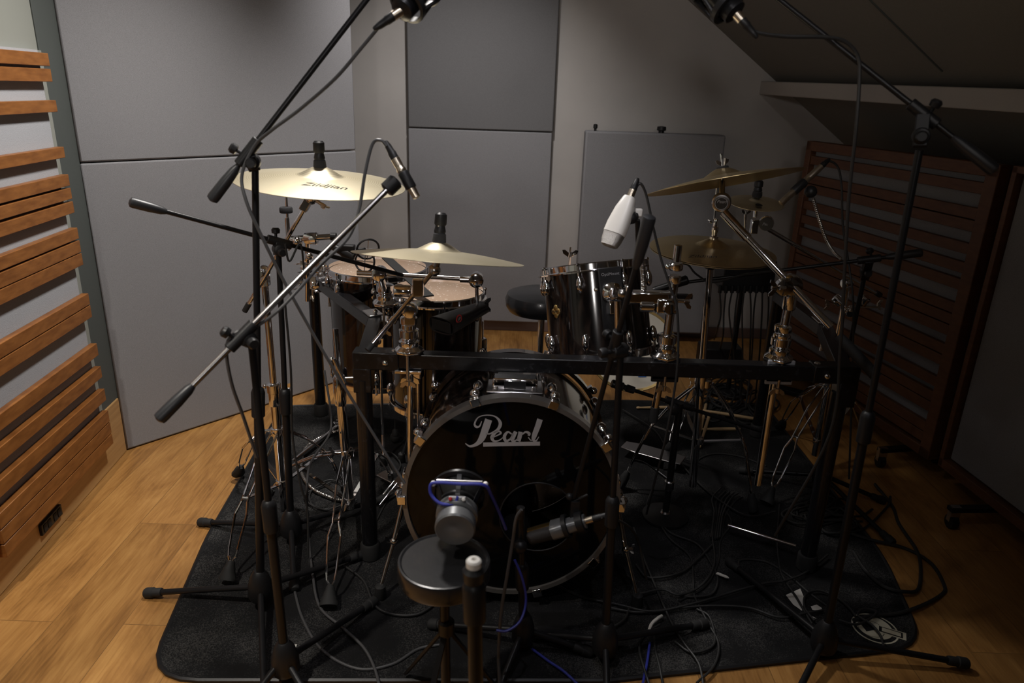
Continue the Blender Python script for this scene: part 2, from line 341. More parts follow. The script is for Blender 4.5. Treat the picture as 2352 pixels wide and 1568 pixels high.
# roof slope and beam on the right
B0 = P(1775, 180, BACK); J0 = P(1580, 0, BACK); bd = V((.19, -.98, 0)).normalized(); e = P(2352, 192, 2.45)
bdir = (V((1.378+.19*1.75, 2.45, e.z))-B0).normalized(); bdir = (V((e.x, 2.45, e.z))-B0).normalized()
jd = (J0-B0).normalized(); rn = bdir.cross(jd).normalized()
if rn.z > 0: rn = -rn
mb = MB(); th = -rn*.05; q = [B0+jd*3-bdir*.1, B0-jd*1.9-bdir*.1, B0-jd*1.9+bdir*7.2, B0+jd*3+bdir*7.2]; mb.v += q+[p+th for p in q]
mb.f += [(0, 1, 2, 3), (4, 5, 6, 7), (0, 1, 5, 4), (1, 2, 6, 5), (2, 3, 7, 6), (3, 0, 4, 7)]
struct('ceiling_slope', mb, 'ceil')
struct('trim_2', MB().bar(B0-bdir*.02+rn*.02-Z*.035, B0+bdir*6.5+rn*.02-Z*.035, .10, .07), 'wall', bev=.004)
s0 = RP(2000, 0, B0, rn); s1 = RP(2165, 163, B0, rn)
struct('trim_3', MB().bar(s0+(s0-s1)*.6+rn*.002, s1+rn*.002, .008, .004, rn), 'post_green')

# ------------------------------------------------------------ gobos on the right
def caster(parent, p):
    mb = MB().cyl(p+V((-.012, 0, .025)), p+V((.012, 0, .025)), .025, n=16)
    c = build('caster', mb, 'black_plastic', parent)
    build('fork', MB().bar(p+V((0, 0, .028)), p+V((0, 0, .085)), .034, .02, Y_), 'chrome_dull', c)
g0 = V((1.668, 2.53, 0)); gd = V((-.197, 1, 0)).normalized(); gL = 1.17; gn = V((-gd.y, gd.x, 0))
if gn.x > 0: gn = -gn
GT = 1.215; GB = .085
sg = thing('slatted_gobo', 'brown wooden slatted gobo on casters, standing in shade at the right', 'acoustic gobo', g0+gd*gL/2)
def GW(u, d, z): return g0+gd*u+gn*d+Z*z
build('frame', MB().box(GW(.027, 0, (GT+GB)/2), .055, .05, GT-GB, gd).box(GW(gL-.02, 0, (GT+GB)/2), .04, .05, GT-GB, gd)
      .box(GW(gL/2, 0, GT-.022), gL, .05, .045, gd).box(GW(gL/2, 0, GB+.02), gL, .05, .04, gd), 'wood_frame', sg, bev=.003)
build('backing_cloth', MB().box(GW(gL/2, -.018, (GT+GB)/2), gL-.08, .02, GT-GB-.06, gd), 'fabric', sg)
zz = GT-.045
for gap in (.022, .05, .004, .042, .03, .022, .05, .004, .004, .035, .004, .05, .022, .004, .045, .004):
    zz -= gap; 
    if zz < GB+.08: break
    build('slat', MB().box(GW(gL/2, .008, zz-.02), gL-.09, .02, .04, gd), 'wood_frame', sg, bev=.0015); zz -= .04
for u in (.12, gL-.15):
    for d in (-.13, .13):
        build('foot_bar', MB().box(GW(u, d/2, .075), .03, .16, .015, gd), 'black_metal', sg) 
        caster(sg, GW(u, d, 0))
g2 = V((1.70, 2.50, 0)); hd = (V((1.79, 1.3, 0))-g2).normalized(); hn = V((hd.y, -hd.x, 0))
if hn.x > 0: hn = -hn
def HW(u, d, z): return g2+hd*u+hn*d+Z*z
gg = thing('cloth_gobo', 'wood-framed grey cloth gobo on casters, cut by the right edge of the photo', 'acoustic gobo', HW(.55, 0, 0))
build('cloth_body', MB().box(HW(.58, -.01, .66), 1.1, .04, 1.07, hd), 'fabric', gg, bev=.004)
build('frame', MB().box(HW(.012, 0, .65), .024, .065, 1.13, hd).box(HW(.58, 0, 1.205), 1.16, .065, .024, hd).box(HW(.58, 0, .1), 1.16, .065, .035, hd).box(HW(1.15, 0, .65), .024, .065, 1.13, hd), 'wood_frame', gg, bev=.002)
for u in (.3, 1.0):
    for d in (-.16, .16):
        build('foot_bar', MB().box(HW(u, d/2, .075), .03, .2, .015, hd), 'black_metal', gg)
        caster(gg, HW(u, d, 0))

# ------------------------------------------------------------ carpet with its prints
def rounded(poly, rad, n=5):
    out = []; N_ = len(poly)
    for i, p in enumerate(poly):
        p = V((*p, 0)); a = V((*poly[i-1], 0)); b = V((*poly[(i+1) % N_], 0)); r = rad[i]
        d0 = (a-p).normalized()*r; d1 = (b-p).normalized()*r
        for k in range(n+1):
            t = k/n; q_ = (p+d0)*(1-t)**2+p*2*t*(1-t)+(p+d1)*t*t; out.append((q_.x, q_.y))
    return out
CZ = .008
cf = [G(352, 1568), G(1400, 1566), G(2105, 1487), G(1990, 1290), G(1800, 960), G(1440, 925), G(640, 935), G(480, 1240)]
f0 = cf[0]; cpoly = [(f0.x-.02, 1.385), (cf[1].x, cf[1].y), (cf[2].x+.02, cf[2].y), (1.235, 2.0), (1.23, 3.2), (cf[5].x, 3.19), (-1.04, 3.0), (-.965, 1.97)]
ca = single('drum_carpet', MB().prism(rounded(cpoly, [.13, .01, .11, .1, .05, .01, .08, .05]), (0, 0, 0), X, Z, CZ), 'carpet', 'black speckled carpet under the whole drum kit', 'carpet', at=(0, 2, 0))
hem = MB()
hp = rounded(cpoly, [.13, .01, .11, .1, .05, .01, .08, .05]); hem.path([V((x_, y_, CZ*.6)) for x_, y_ in hp+[hp[0]]], .0065, 6, smooth=False)
build('hem', hem, 'black_plastic', ca)
# printed emblem (plain disc, ring and tag) and torn white print
ec = G(2008, 1440, CZ+.0006)
def disc(mb, c, r0, r1, z, n=40):
    i = len(mb.v)
    for k in range(n):
        a = 2*PI*k/n
        for r in (r0, r1): mb.v.append(c+V((math.cos(a)*r, math.sin(a)*r, z)))
    for k in range(n): mb.f.append((i+2*k, i+2*k+1, i+((2*k+3) % (2*n)), i+((2*k+2) % (2*n))))
    return mb
R_ = (G(2050, 1440).x-G(1962, 1440).x)/2
em = MB(); disc(em, ec, .0001, R_*.86, 0); disc(em, ec+V((0, -.004, 0)), R_*1.02, R_*1.1, 0)
def tag_poly(dx, dy, w_, h_, a):
    ca_, sa_ = math.cos(a), math.sin(a); return [(dx+ca_*x_-sa_*y_, dy+sa_*x_+ca_*y_) for x_, y_ in ((-w_, -h_), (w_, -h_), (w_, h_), (-w_, h_))]
em.prism(tag_poly(R_*.72, -R_*.35, .036, .016, -.45), ec, X, Z, .0006)
build('print_light', em, 'cream_print', ca, label='cream round emblem printed on the carpet corner')
em2 = MB(); em2.prism(tag_poly(R_*.68, -R_*.33, .030, .012, -.45), ec+Z*.0004, X, Z, .0006)
em2.prism([(-.02, -.03), (.008, -.022), (.004, .012), (-.012, .028), (-.024, .006)], ec+V((-.01, .012, .0004)), X, Z, .0004)
disc(em2, ec+V((-.012, -.006, 0)), R_*.60, R_*.63, .0004)
build('print_dark', em2, 'black_plastic', ca)
em3 = MB().prism(tag_poly(R_*.70, -R_*.34, .024, .008, -.45), ec+Z*.001, X, Z, .0006)
build('print_tag', em3, 'cream_print', ca)
wp = MB()
for pl in ([(1805, 1366), (1838, 1351), (1848, 1374), (1842, 1402), (1822, 1388)], [(1862, 1392), (1876, 1388), (1888, 1396), (1886, 1403), (1866, 1400)], [(1856, 1410), (1876, 1420), (1870, 1419), (1855, 1412)]):
    pts = [G(x_, y_, CZ+.001) for x_, y_ in pl]; i = len(wp.v); wp.v += pts; wp.f.append(tuple(range(i, i+len(pts))))
build('print_white', wp, 'paper', ca, label='white lettering fragment printed on the carpet')

# ------------------------------------------------------------ drum rack
RY = 1.905; RZ = .672; T = .044
CL = P(838, 818, RY); CR = P(1905, 848, 1.945); CL.z = CR.z = RZ
FL = G(844, 1288, CZ); FR = G(1850, 1305, CZ); BL = G(738, 952, CZ); BR = G(1737, 1000, CZ)
FL = V((CL.x-.005, CL.y-.005, CZ)); FR = V((FR.x, FR.y, CZ)); CR = V((FR.x+.005, FR.y, RZ))
BLt = V((BL.x, BL.y, RZ-.03)); BRt = V((BR.x, BR.y, RZ-.03))
rk = thing('drum_rack', 'black square-tube drum rack standing around the kit', 'drum rack', (CL+CR)/2-Z*RZ)
build('front_bar', MB().bar(CL, CR, T, T), 'rack_metal', rk, bev=.003)
HL = G(862, 738, RZ); HR = G(1893, 756, RZ)
build('corner_bar', MB().bar(CL+V((0, .02, 0)), HL, T, T-.002), 'rack_metal', rk, bev=.003)
build('corner_bar', MB().bar(CR+V((0, .02, 0)), HR, T, T-.002), 'rack_metal', rk, bev=.003)
build('side_bar', MB().bar(HL-Z*.002, BLt, T, T-.002), 'rack_metal', rk, bev=.003)
build('side_bar', MB().bar(HR-Z*.002, BRt, T, T-.002), 'rack_metal', rk, bev=.003)
for nm, c_ in (('l', CL), ('r', CR)):
    s_ = -1 if nm == 'l' else 1
    o = build('corner_sleeve', MB().box(c_+V((s_*-.035, 0, 0)), .13, T+.008, T+.008).box(c_+V((s_*.005, 0, -.06)), T+.008, T+.008, .075), 'rack_metal', rk, bev=.003)
    build('bolt', MB().ball(c_+V((s_*-.062, -T/2-.004, -.004)), .009, 12, (1, 1, .6), Y_), 'chrome', o)
    build('bolt', MB().ball(c_+V((s_*-.085, .0, T/2+.004)), .009, 12, (1, 1, .5), Z), 'chrome', o)
for top, f, r in ((CL, FL, .0235), (CR, FR, .0235), (BLt, BL, .0235), (BRt, BR, .0235)):
    t_ = V((f.x, f.y, top.z-(.06 if top in (CL, CR) else -.03)))
    p = build('post', MB().cyl(f+Z*.03, t_, r, n=24), 'rack_metal', rk)
    build('rubber_foot', MB().lathe([(.027, 0), (.03, .004), (.03, .05), (.026, .056)], f, Z, 24), 'rubber', p)
def plate_hinge(p, d):      # bright plate with a wing screw joining the side bar
    o = build('joint_plate', MB().box(p+Z*(T/2+.003), .075, .05, .005, d), 'chrome_dull', rk, bev=.002)
    build('bolt', MB().ball(p+Z*(T/2+.012)-d*.02, .009), 'chrome', o)
    build('wing_bolt', MB().cyl(p-d*.035+Z*.02, p-d*.035-Z*.06, .004).wing(p-d*.035-Z*.075, Z, d, .02), 'chrome_dull', o)
dl = (BLt-HL).normalized(); dr = (BRt-HR).normalized()
plate_hinge(HL+dl*.02, dl); plate_hinge(HL+dl*.58, dl); plate_hinge(HR+dr*.03, dr)
# clamps on the rack, each holding a chrome tube
def rack_clamp(p, along, front=None):
    """clamp over the rack bar: top block, under plate, collar; front is the material of a cover plate or None"""
    q_ = Z.cross(along).normalized(); q_ = -q_ if q_.y > 0 else q_
    mb = MB().lathe([(.040, 0), (.043, .004), (.043, .010), (.030, .020)], p+Z*(T/2+.001), Z, 8)
    o = build('tube_clamp', mb, 'chrome', rk, bev=.002)
    build('under_plate', MB().box(p-Z*(T/2+.006), .075, T+.02, .010, along), 'chrome', o, bev=.002)
    if front: build('cover_plate', MB().box(p+q_*(T/2+.006)-Z*.004, .078, .008, T+.03, along), front, o, bev=.003)
    build('clamp_collar', MB().lathe([(.027, 0), (.029, .004), (.029, .016), (.022, .02), (.024, .026), (.028, .03), (.028, .05), (.02, .054)], p+Z*(T/2+.018), Z, 20), 'chrome', o)
    build('wing_bolt', MB().cyl(p+q_*.034+Z*.04, p+q_*.034-Z*.05, .0042).wing(p+q_*.034-Z*.052, -Z, along, .020), 'nickel', o)
    return o

# ------------------------------------------------------------ bass drum
def hoop(mb, c, ax, R, w_, t=.012):
    mb.lathe([(R-t, -w_/2), (R, -w_/2), (R+.0005, w_/2), (R-t, w_/2), (R-t, -w_/2)], c, ax, 96, False); return mb
bdA = V((0, -math.cos(math.radians(3)), math.sin(math.radians(3))))      # toward the camera
bdC = V((.012, 1.72, .345)); bdR = .288; bdD = .43
bu = V((0, math.sin(math.radians(3)), math.cos(math.radians(3))))
bd_ = thing('bass_drum', 'large black bass drum lying on its side, silver script logo on its front head', 'drum', (bdC.x, bdC.y+.2, 0))
shell = MB().lathe([(bdR-.014, -.03), (bdR-.008, -.03), (bdR-.008, -bdD+.03), (bdR-.014, -bdD+.03)], bdC, bdA, 96, False)
sh_o = build('shell', shell, 'lacquer', bd_)
build('hoop', hoop(MB(), bdC-bdA*.012, bdA, bdR+.010, .04), 'hoop_inlay', bd_, label='brushed grey front hoop')
build('hoop', hoop(MB(), bdC-bdA*(bdD-.012), bdA, bdR+.010, .04), 'lacquer', bd_)
def BD(x_, y_, d=0): return bdC+X*x_+bu*y_+bdA*d
# front head with its port hole
pc = (.075, -.055); pr = .105; mb = MB(); n = 72; outer = []; inner = []
for k in range(n):
    a = 2*PI*k/n; d_ = V((math.cos(a), math.sin(a), 0))
    mb.v.append(BD(d_.x*(bdR-.003), d_.y*(bdR-.003)))
for k in range(n):
    a = 2*PI*k/n; mb.v.append(BD(pc[0]+math.cos(a)*pr, pc[1]+math.sin(a)*pr))
for k in range(n): mb.f.append((k, (k+1) % n, n+(k+1) % n, n+k))
hd_o = build('front_head', mb, 'head_black', bd_)
rp = MB()
for k in range(n+1): a = 2*PI*k/n; rp.v.append(BD(pc[0]+math.cos(a)*pr, pc[1]+math.sin(a)*pr))
pts = rp.v[:]; rp.v = []; rp.path(pts, .0022, 6, smooth=False); build('port_ring', rp, 'black_plastic', hd_o)
build('rear_head', MB().cyl(bdC-bdA*(bdD-.02), bdC-bdA*(bdD-.019), bdR-.01, n=64), 'head_coated', bd_)
build('pillow', MB().ball(bdC-bdA*.25-Z*.19, .14, 20, (.5, 1.25, 1.0), Z), 'felt', bd_, label='dark damping pillow seen through the port')
# logo strokes: (px points, widths in px)
def stroke(mb, pts, wd, res=8):
    P3 = [V((x_, y_, w2)) for (x_, y_), w2 in zip(pts, wd)]
    q_ = [P3[0]*2-P3[1]]+P3+[P3[-1]*2-P3[-2]]; out = []
    for i in range(1, len(q_)-2):
        for k in range(res):
            t = k/res; a, b, c_, d_ = q_[i-1], q_[i], q_[i+1], q_[i+2]
            out.append(.5*((2*b)+(c_-a)*t+(2*a-5*b+4*c_-d_)*t*t+(-a+3*b-3*c_+d_)*t**3))
    out.append(P3[-1]); L2 = []; i0 = len(mb.v)
    for i, p in enumerate(out):
        t = out[min(i+1, len(out)-1)]-out[max(i-1, 0)]; t.z = 0; t.normalize(); nn = V((-t.y, t.x, 0)); w2 = max(p.z*1.12, 5)/2
        for s_ in (1, -1): L2.append((p.x+nn.x*w2*s_, p.y+nn.y*w2*s_))
    for x_, y_ in L2: mb.v.append(RP(850+x_/3.92, 800+y_/3.92, BD(0, 0, .0016), bdA))
    for i in range(len(out)-1): mb.f.append((i0+2*i, i0+2*i+1, i0+2*i+3, i0+2*i+2))
lg = MB()
stroke(lg, [(1005, 655), (985, 700), (955, 705), (942, 675), (975, 620), (1050, 600), (1130, 615), (1172, 670), (1150, 730), (1085, 765), (1040, 770)], [6, 12, 18, 14, 9, 8, 12, 26, 24, 12, 7])
stroke(lg, [(1068, 640), (1040, 720), (1005, 810), (960, 860), (900, 880), (858, 855)], [58, 58, 50, 30, 16, 7])
stroke(lg, [(1095, 805), (1150, 780), (1178, 762), (1160, 745), (1125, 760), (1098, 800), (1115, 832), (1160, 828), (1205, 795)], [8, 10, 14, 14, 22, 28, 18, 10, 6])
stroke(lg, [(1275, 770), (1240, 752), (1210, 790), (1222, 832), (1262, 815), (1290, 765)], [10, 16, 26, 22, 14, 14])
stroke(lg, [(1312, 748), (1292, 790), (1282, 825), (1305, 832), (1335, 805)], [30, 32, 28, 14, 6])
stroke(lg, [(1355, 750), (1348, 790), (1335, 835)], [34, 34, 34])
stroke(lg, [(1362, 780), (1400, 752), (1432, 765), (1428, 785)], [8, 16, 22, 18])
stroke(lg, [(1530, 637), (1510, 700), (1480, 780), (1472, 822), (1495, 830), (1520, 795)], [46, 44, 40, 26, 12, 5])
stroke(lg, [(1425, 800), (1445, 825), (1460, 825)], [8, 8, 8])
stroke(lg, [(1018, 865), (1250, 860), (1530, 856)], [34, 32, 32])
build('brand_script', lg, 'logo_silver', hd_o, label='silver Pearl lettering')
# claws, tension rods, lugs
for k in range(10):
    a = math.radians(20+36*k) if k < 5 else -math.radians(20+36*(9-k)); s_, c_ = math.sin(a), math.cos(a); rad = X*s_+bu*c_; tg = bdA.cross(rad)
    hc = bdC+rad*(bdR+.012)
    cl = build('claw', MB().box(hc+bdA*.010, .026, .024, .012, tg, bdA).box(hc-bdA*.008+rad*.008, .024, .012, .034, tg, bdA).ball(hc-bdA*.028+rad*.012, .0135, 12), 'chrome', bd_, bev=.002)
    build('tension_rod', MB().cyl(hc+rad*.010, hc-bdA*.1+rad*.004, .0035, n=8), 'chrome', cl)
    build('lug', MB().ball(hc-bdA*.115+rad*.002, .014, 14, (1, 1, 2.0), bdA), 'chrome', bd_)
    build('lug', MB().ball(hc-bdA*.32+rad*.002, .014, 14, (1, 1, 2.0), bdA), 'chrome', bd_)
    hb = hc-bdA*(bdD-.0)
    build('claw', MB().box(hb-bdA*.0, .026, .02, .02, tg, bdA).ball(hb+bdA*.02+rad*.01, .012, 10), 'chrome', bd_)
# tom bracket on top
tb = BD(-.0, bdR-.004, -.115)
br_ = build('tom_bracket', MB().box(tb+bu*.016, .125, .05, .03, X, bu), 'chrome', bd_, bev=.006)
build('base_plate', MB().box(tb+bu*.0, .155, .10, .006, X, bu), 'chrome_dull', br_, bev=.003)
for x_ in (-.05, .05):
    for z_ in (.007, .026): build('bolt', MB().ball(tb+X*x_+bu*z_-Y_*.026, .004, 8), 'chrome', br_)
build('badge', MB().box(tb+bu*.016-Y_*.0255, .06, .002, .02, X, bu), 'black_plastic', br_)
# spurs
for s_ in (-1, 1):
    bc = bdC+X*(s_*(bdR+.012))-bdA*.12-Z*.02
    ft = G(874, 1372, CZ) if s_ < 0 else G(1462, 1392, CZ)
    sb = build('spur', MB().cyl(bc, bc+(ft-bc)*.55, .0075).cyl(bc+(ft-bc)*.5, ft+Z*.03, .0055).ball(bc+(ft-bc)*.52, .012, 12), 'chrome', bd_)
    build('spur_bracket', MB().box(bc+Z*.012, .03, .04, .05, X, Z).ball(bc+V((s_*.012, -.012, -.01)), .014), 'chrome', bd_, bev=.004)
    build('rubber_foot', MB().lathe([(.016, 0), (.018, .005), (.015, .04), (.009, .045)], ft, Z, 14), 'rubber', sb)
    build('wing_bolt', MB().wing(bc+(ft-bc)*.52+X*.01*s_, X*s_, Z, .014), 'chrome', sb)

# ------------------------------------------------------------ toms and floor toms
def lathe_lug(mb, p, n, ax, L_=.05, r=.012):
    mb.ball(p+n*.004, r, 12, (1.0, 1.0, L_/r/2), ax); return mb
def drum(name, label, c, ax, R, depth, nl, head, legs=None, rot=0, ref=X, lug_L=.05, cat='drum', at=None, vent=None):
    t = thing(name, label, cat, at if at is not None else (c.x, c.y, 0))
    u, v, a = basis(ax, ref)
    build('shell', MB().lathe([(R-.008, -.008), (R-.002, -.010), (R-.002, -depth+.010), (R-.008, -depth+.008)], c, ax, 72, False), 'lacquer', t)
    for z_, nm in ((0, 't'), (-depth, 'b')):
        prof = [(R+.001, -.018), (R+.012, -.018), (R+.0125, -.014), (R+.006, -.011), (R+.006, .006), (R+.001, .009), (R+.001, -.018)]
        if nm == 'b': prof = [(r_, -q_) for r_, q_ in prof]
        build('hoop', MB().lathe(prof, c+a*z_, ax, 72, False), 'chrome', t)
    build('batter_head', MB().lathe([(R-.001, -.004), (R-.012, .0005), (.001, .0005)], c, ax, 64, False), head, t)
    build('resonant_head', MB().cyl(c-a*(depth-.002), c-a*(depth-.001), R-.001, n=48), 'head_coated', t)
    for k in range(nl):
        al = rot+2*PI*k/nl; nn = u*math.cos(al)+v*math.sin(al)
        for tz in ((-.052, 1), (-depth+.052, -1)):
            p = c+nn*(R+.004)+a*tz[0]
            lo = build('lug', lathe_lug(MB(), p, nn, a, lug_L), 'chrome', t)
            q_ = c+nn*(R+.010)+a*(0 if tz[1] > 0 else -depth)
            build('tension_rod', MB().cyl(p+nn*.006, q_+a*(.006*tz[1]), .003, n=8).ball(q_+a*(.006*tz[1]), .0055, 8), 'chrome', lo)
    if legs:
        for al, ztop in legs:
            nn = u*math.cos(al)+v*math.sin(al); p = c+nn*(R+.016)
            l = build('leg', MB().cyl(V((p.x, p.y, ztop)), V((p.x, p.y, .12)), .0055).cyl(V((p.x, p.y, .12)), V((p.x+nn.x*.04, p.y+nn.y*.04, CZ+.03)), .0055), 'chrome', t)
            build('rubber_foot', MB().lathe([(.014, 0), (.016, .004), (.013, .035), (.008, .04)], V((p.x+nn.x*.04, p.y+nn.y*.04, CZ)), Z, 12), 'rubber', l)
            build('leg_bracket', MB().box(V((p.x, p.y, c.z-depth*.55)), .03, .03, .06, nn), 'chrome', t, bev=.004)
    return t
f1 = P(1004, 670, 2.37)
drum('floor_tom', 'nearer black floor tom with tan head, under the cowbell', f1, V((.0, .02, 1)).normalized(), .158, .40, 8, 'head_coated', [(.5, .62), (2.4, .62), (4.45, .62)], .25)
f2 = P(868, 616, 2.72)
drum('floor_tom', 'farther black floor tom with tan head, behind the left rack bar', f2, V((.0, .02, 1)).normalized(), .186, .44, 8, 'head_coated', [(.6, .62), (2.7, .62), (4.9, .62)], .1)
TR = .161; tn = V((-.14, .27, 1)).normalized(); tC = P(1362, 612, 2.20)
rt = drum('rack_tom', 'dark tom with chrome hoops and gold badge, above the rack beside the bass drum', tC, tn, TR, .275, 8, 'head_coated', None, .42, lug_L=.052, at=tC-tn*.275)
bp_ = RP(1277, 702, tC+V((0, -.158, 0)), Y_)
bg = MB(); bo = RP(1278, 705, tC+V((0, -.125, 0)), V((.5, 1, 0)).normalized()); bn = V((-.5, -.85, 0)).normalized(); bx_ = V((.85, -.5, 0))
# badge sits flush on the shell, left of centre
ua, va, aa = basis(tn, X); ang_b = math.atan2((bo-tC).dot(va), (bo-tC).dot(ua)); bn = ua*math.cos(ang_b)+va*math.sin(ang_b); hgt = (bo-tC).dot(aa)
def tom_ang(xpx, h):
    best = min(range(0, 360), key=lambda k: abs(PX(tC+(ua*math.cos(math.radians(k))+va*math.sin(math.radians(k)))*TR-aa*h)[0]-xpx)+(1e4 if (ua*math.cos(math.radians(k))+va*math.sin(math.radians(k))).y > 0 else 0))
    return math.radians(best)
ang_b = tom_ang(1277, .12); bn = ua*math.cos(ang_b)+va*math.sin(ang_b); hgt = -.125
bo = tC+aa*hgt+bn*(TR+.0005); bx_ = aa.cross(bn)
for k, (dx, dy) in enumerate(((0, .011), (.011, 0), (0, -.011), (-.011, 0))): bg.ball(bo+bx_*dx+aa*dy, .0095, 12, (1, 1, .3), bn)
build('badge', bg, 'gold', rt)
build('badge_text', text_mb(MB(), 'Masters', .009, lambda x_, y_: bo+bx_*x_+aa*y_+bn*.0035, .2), 'ink', rt)
# tom mount plate and cast holder
ma = tom_ang(1402, .1); mn = ua*math.cos(ma)+va*math.sin(ma); mx_ = aa.cross(mn); mc = tC+mn*(TR+.012)
mp_ = build('mount_plate', MB().box(mc-aa*.105, .07, .008, .19, mx_, aa), 'black_plastic', rt, bev=.003)
build('mount_casting', MB().lathe([(.03, 0), (.032, .008), (.026, .016), (.018, .022), (.016, .03)], mc-aa*.085+mn*.004, mn, 24).box(mc-aa*.12+mn*.012, .03, .02, .05, mx_, aa), 'chrome', rt, bev=.002)
build('bolt', MB().ball(mc-mx_*.045-aa*.07, .007, 10).ball(mc+mx_*.045-aa*.07, .007, 10), 'chrome', rt)
build('mount_badge', text_mb(MB(), 'OptiMount', .012, lambda x_, y_: mc+mx_*x_-aa*(.03-y_)+mn*.0052), 'logo_silver', rt)
wt = P(1309, 588, 2.12); 
build('wing_bolt', MB().cyl(wt-Z*.035, wt, .004).wing(wt-Z*.002, Z, X, .021).cyl(wt, wt+Z*.028, .0035), 'chrome', rt)

# leaning white drum head with blue tape, behind the bass drum
wh = P(1452, 800, 2.75); wn = V((-.1, -.8, .60)).normalized(); wb = thing('spare_drum_head', 'white drum head with a strip of blue tape, leaning behind the rack tom', 'drum head', P(1452, 870, 2.7))
build('film', MB().lathe([(.175, -.004), (.165, .0), (.001, .0)], wh, wn, 48, False), 'head_white', wb)
build('flesh_hoop', MB().lathe([(.17, -.008), (.18, -.008), (.18, .002), (.17, .002), (.17, -.008)], wh, wn, 48, False), 'gold', wb)
tpp = RP(1475, 860, wh+wn*.001, wn); build('tape', MB().box(tpp, .032, .022, .001, X, wn), 'blue_tape', wb)

# ------------------------------------------------------------ cymbals
def cyprof(R, r):
    rb = R*.27
    k = R/.2
    if r < rb: return k*(.004+.022*(.5+.5*math.cos(PI*r/rb))**.62)
    return .004*k-(.017*k)*((r-rb)/(R-rb))**1.4
def cymbal(name, label, c, ax, R, m, txt=None, ta=0, tr=.55, ts=.2, cat='cymbal', flip=False, at=None, tx=0):
    u, v, a = basis(ax, X); s_ = -1 if flip else 1; t = thing(name, label, cat, at if at is not None else c)
    rs = [.006]+[R*k/40 for k in range(2, 41)]
    top = [(r, s_*cyprof(R, r)+.0006) for r in rs]; bot = [(r, s_*cyprof(R, r)-.0006) for r in reversed(rs)]
    mb = MB().lathe(top+bot+[top[0]], c, a, 96, False)
    o = build('disc', mb, m, t, ang=50)
    uvl = o.data.uv_layers.new(name='uv')
    for lp in o.data.loops:
        p = o.data.vertices[lp.vertex_index].co+ORG[o]-c; uvl.data[lp.index].uv = (p.dot(u), p.dot(v))
    if txt:
        ca_, sa_ = math.cos(ta), math.sin(ta)
        def fn(x_, y_):
            yy = y_-R*tr; xx = x_+R*tx; X2 = xx*ca_-yy*sa_; Y2 = xx*sa_+yy*ca_
            return c+u*X2+v*Y2+a*(cyprof(R, math.hypot(X2, Y2))+.0012)
        build('logo', text_mb(MB(), txt, R*ts, fn, .35), 'ink', t)
    return t, u, v, a
def topper(c, a, parent, h=.045, r=.013, m='felt', wingnut=True, side=X):
    f = build('felt', MB().lathe([(r*1.0, 0), (r*1.15, h*.2), (r*1.05, h*.55), (r*.9, h*.6)], c, a, 18), m, parent)
    if wingnut: build('wing_nut', MB().cyl(c+a*h*.5, c+a*(h+.022), .0035).wing(c+a*h*.62, a, side, .017), 'chrome', parent)
    else: build('quick_nut', MB().lathe([(r*.9, h*.6), (r*1.0, h*.7), (r*.8, h*.95), (r*1.02, h*1.05), (r*1.0, h*1.5), (r*.7, h*1.6)], c, a, 14), 'black_plastic', parent)
# left crash
c1 = P(736, 404, 2.02); c1.z -= .004
t1, *_ = cymbal('crash_cymbal', 'bright brass crash cymbal with black script, high at the left', c1, V((.07, -.04, 1)).normalized(), .232, 'bronze', 'Zildjian', .1, .52, .17, tx=.12)
# middle crash
c2 = P(1008, 580, 1.93)
t2, *_ = cymbal('crash_cymbal', 'brass crash cymbal seen nearly edge-on over the floor toms, in the middle', c2, V((.055, .185, 1)).normalized(), .235, 'bronze')
# right crash
c3 = P(1660, 408, 2.12)
t3, *_ = cymbal('crash_cymbal', 'tilted brass crash cymbal coloured as shaded, highest at the right', c3, V((-.19, .225, 1)).normalized(), .222, 'bronze_shaded')
c4 = P(1737, 462, 2.35)
t4, u4, v4, a4 = cymbal('splash_cymbal', 'small brass splash cymbal half hidden behind the right crash', c4, V((.0, -.16, 1)).normalized(), .088, 'bronze')
build('badge', MB().lathe([(.011, 0), (.011, .0008)], c4-v4*.055-u4*.008+a4*.004, (a4-v4*.12).normalized(), 20), 'ink', t4)
c5 = P(1637, 566, 2.3)
hh, *_ = cymbal('hi_hat_cymbals', 'pair of brass hi-hat cymbals on their stand, right of the rack tom', c5, V((.02, -.05, 1)).normalized(), .20, 'bronze_shaded', 'Zildjian', -.05, .62, .15, 'hi-hat', tx=-.28)
u_, v_, a_ = basis(V((.02, -.05, 1)), X)
R5 = .20; rs = [.008]+[R5*k/30 for k in range(2, 31)]
mb = MB().lathe([(r, -cyprof(R5, r)-.030+.0006) for r in rs]+[(r, -cyprof(R5, r)-.0306-.0006) for r in reversed(rs)], c5, a_, 72, False)
build('bottom_cymbal', mb, 'bronze_shaded', hh, ang=50)

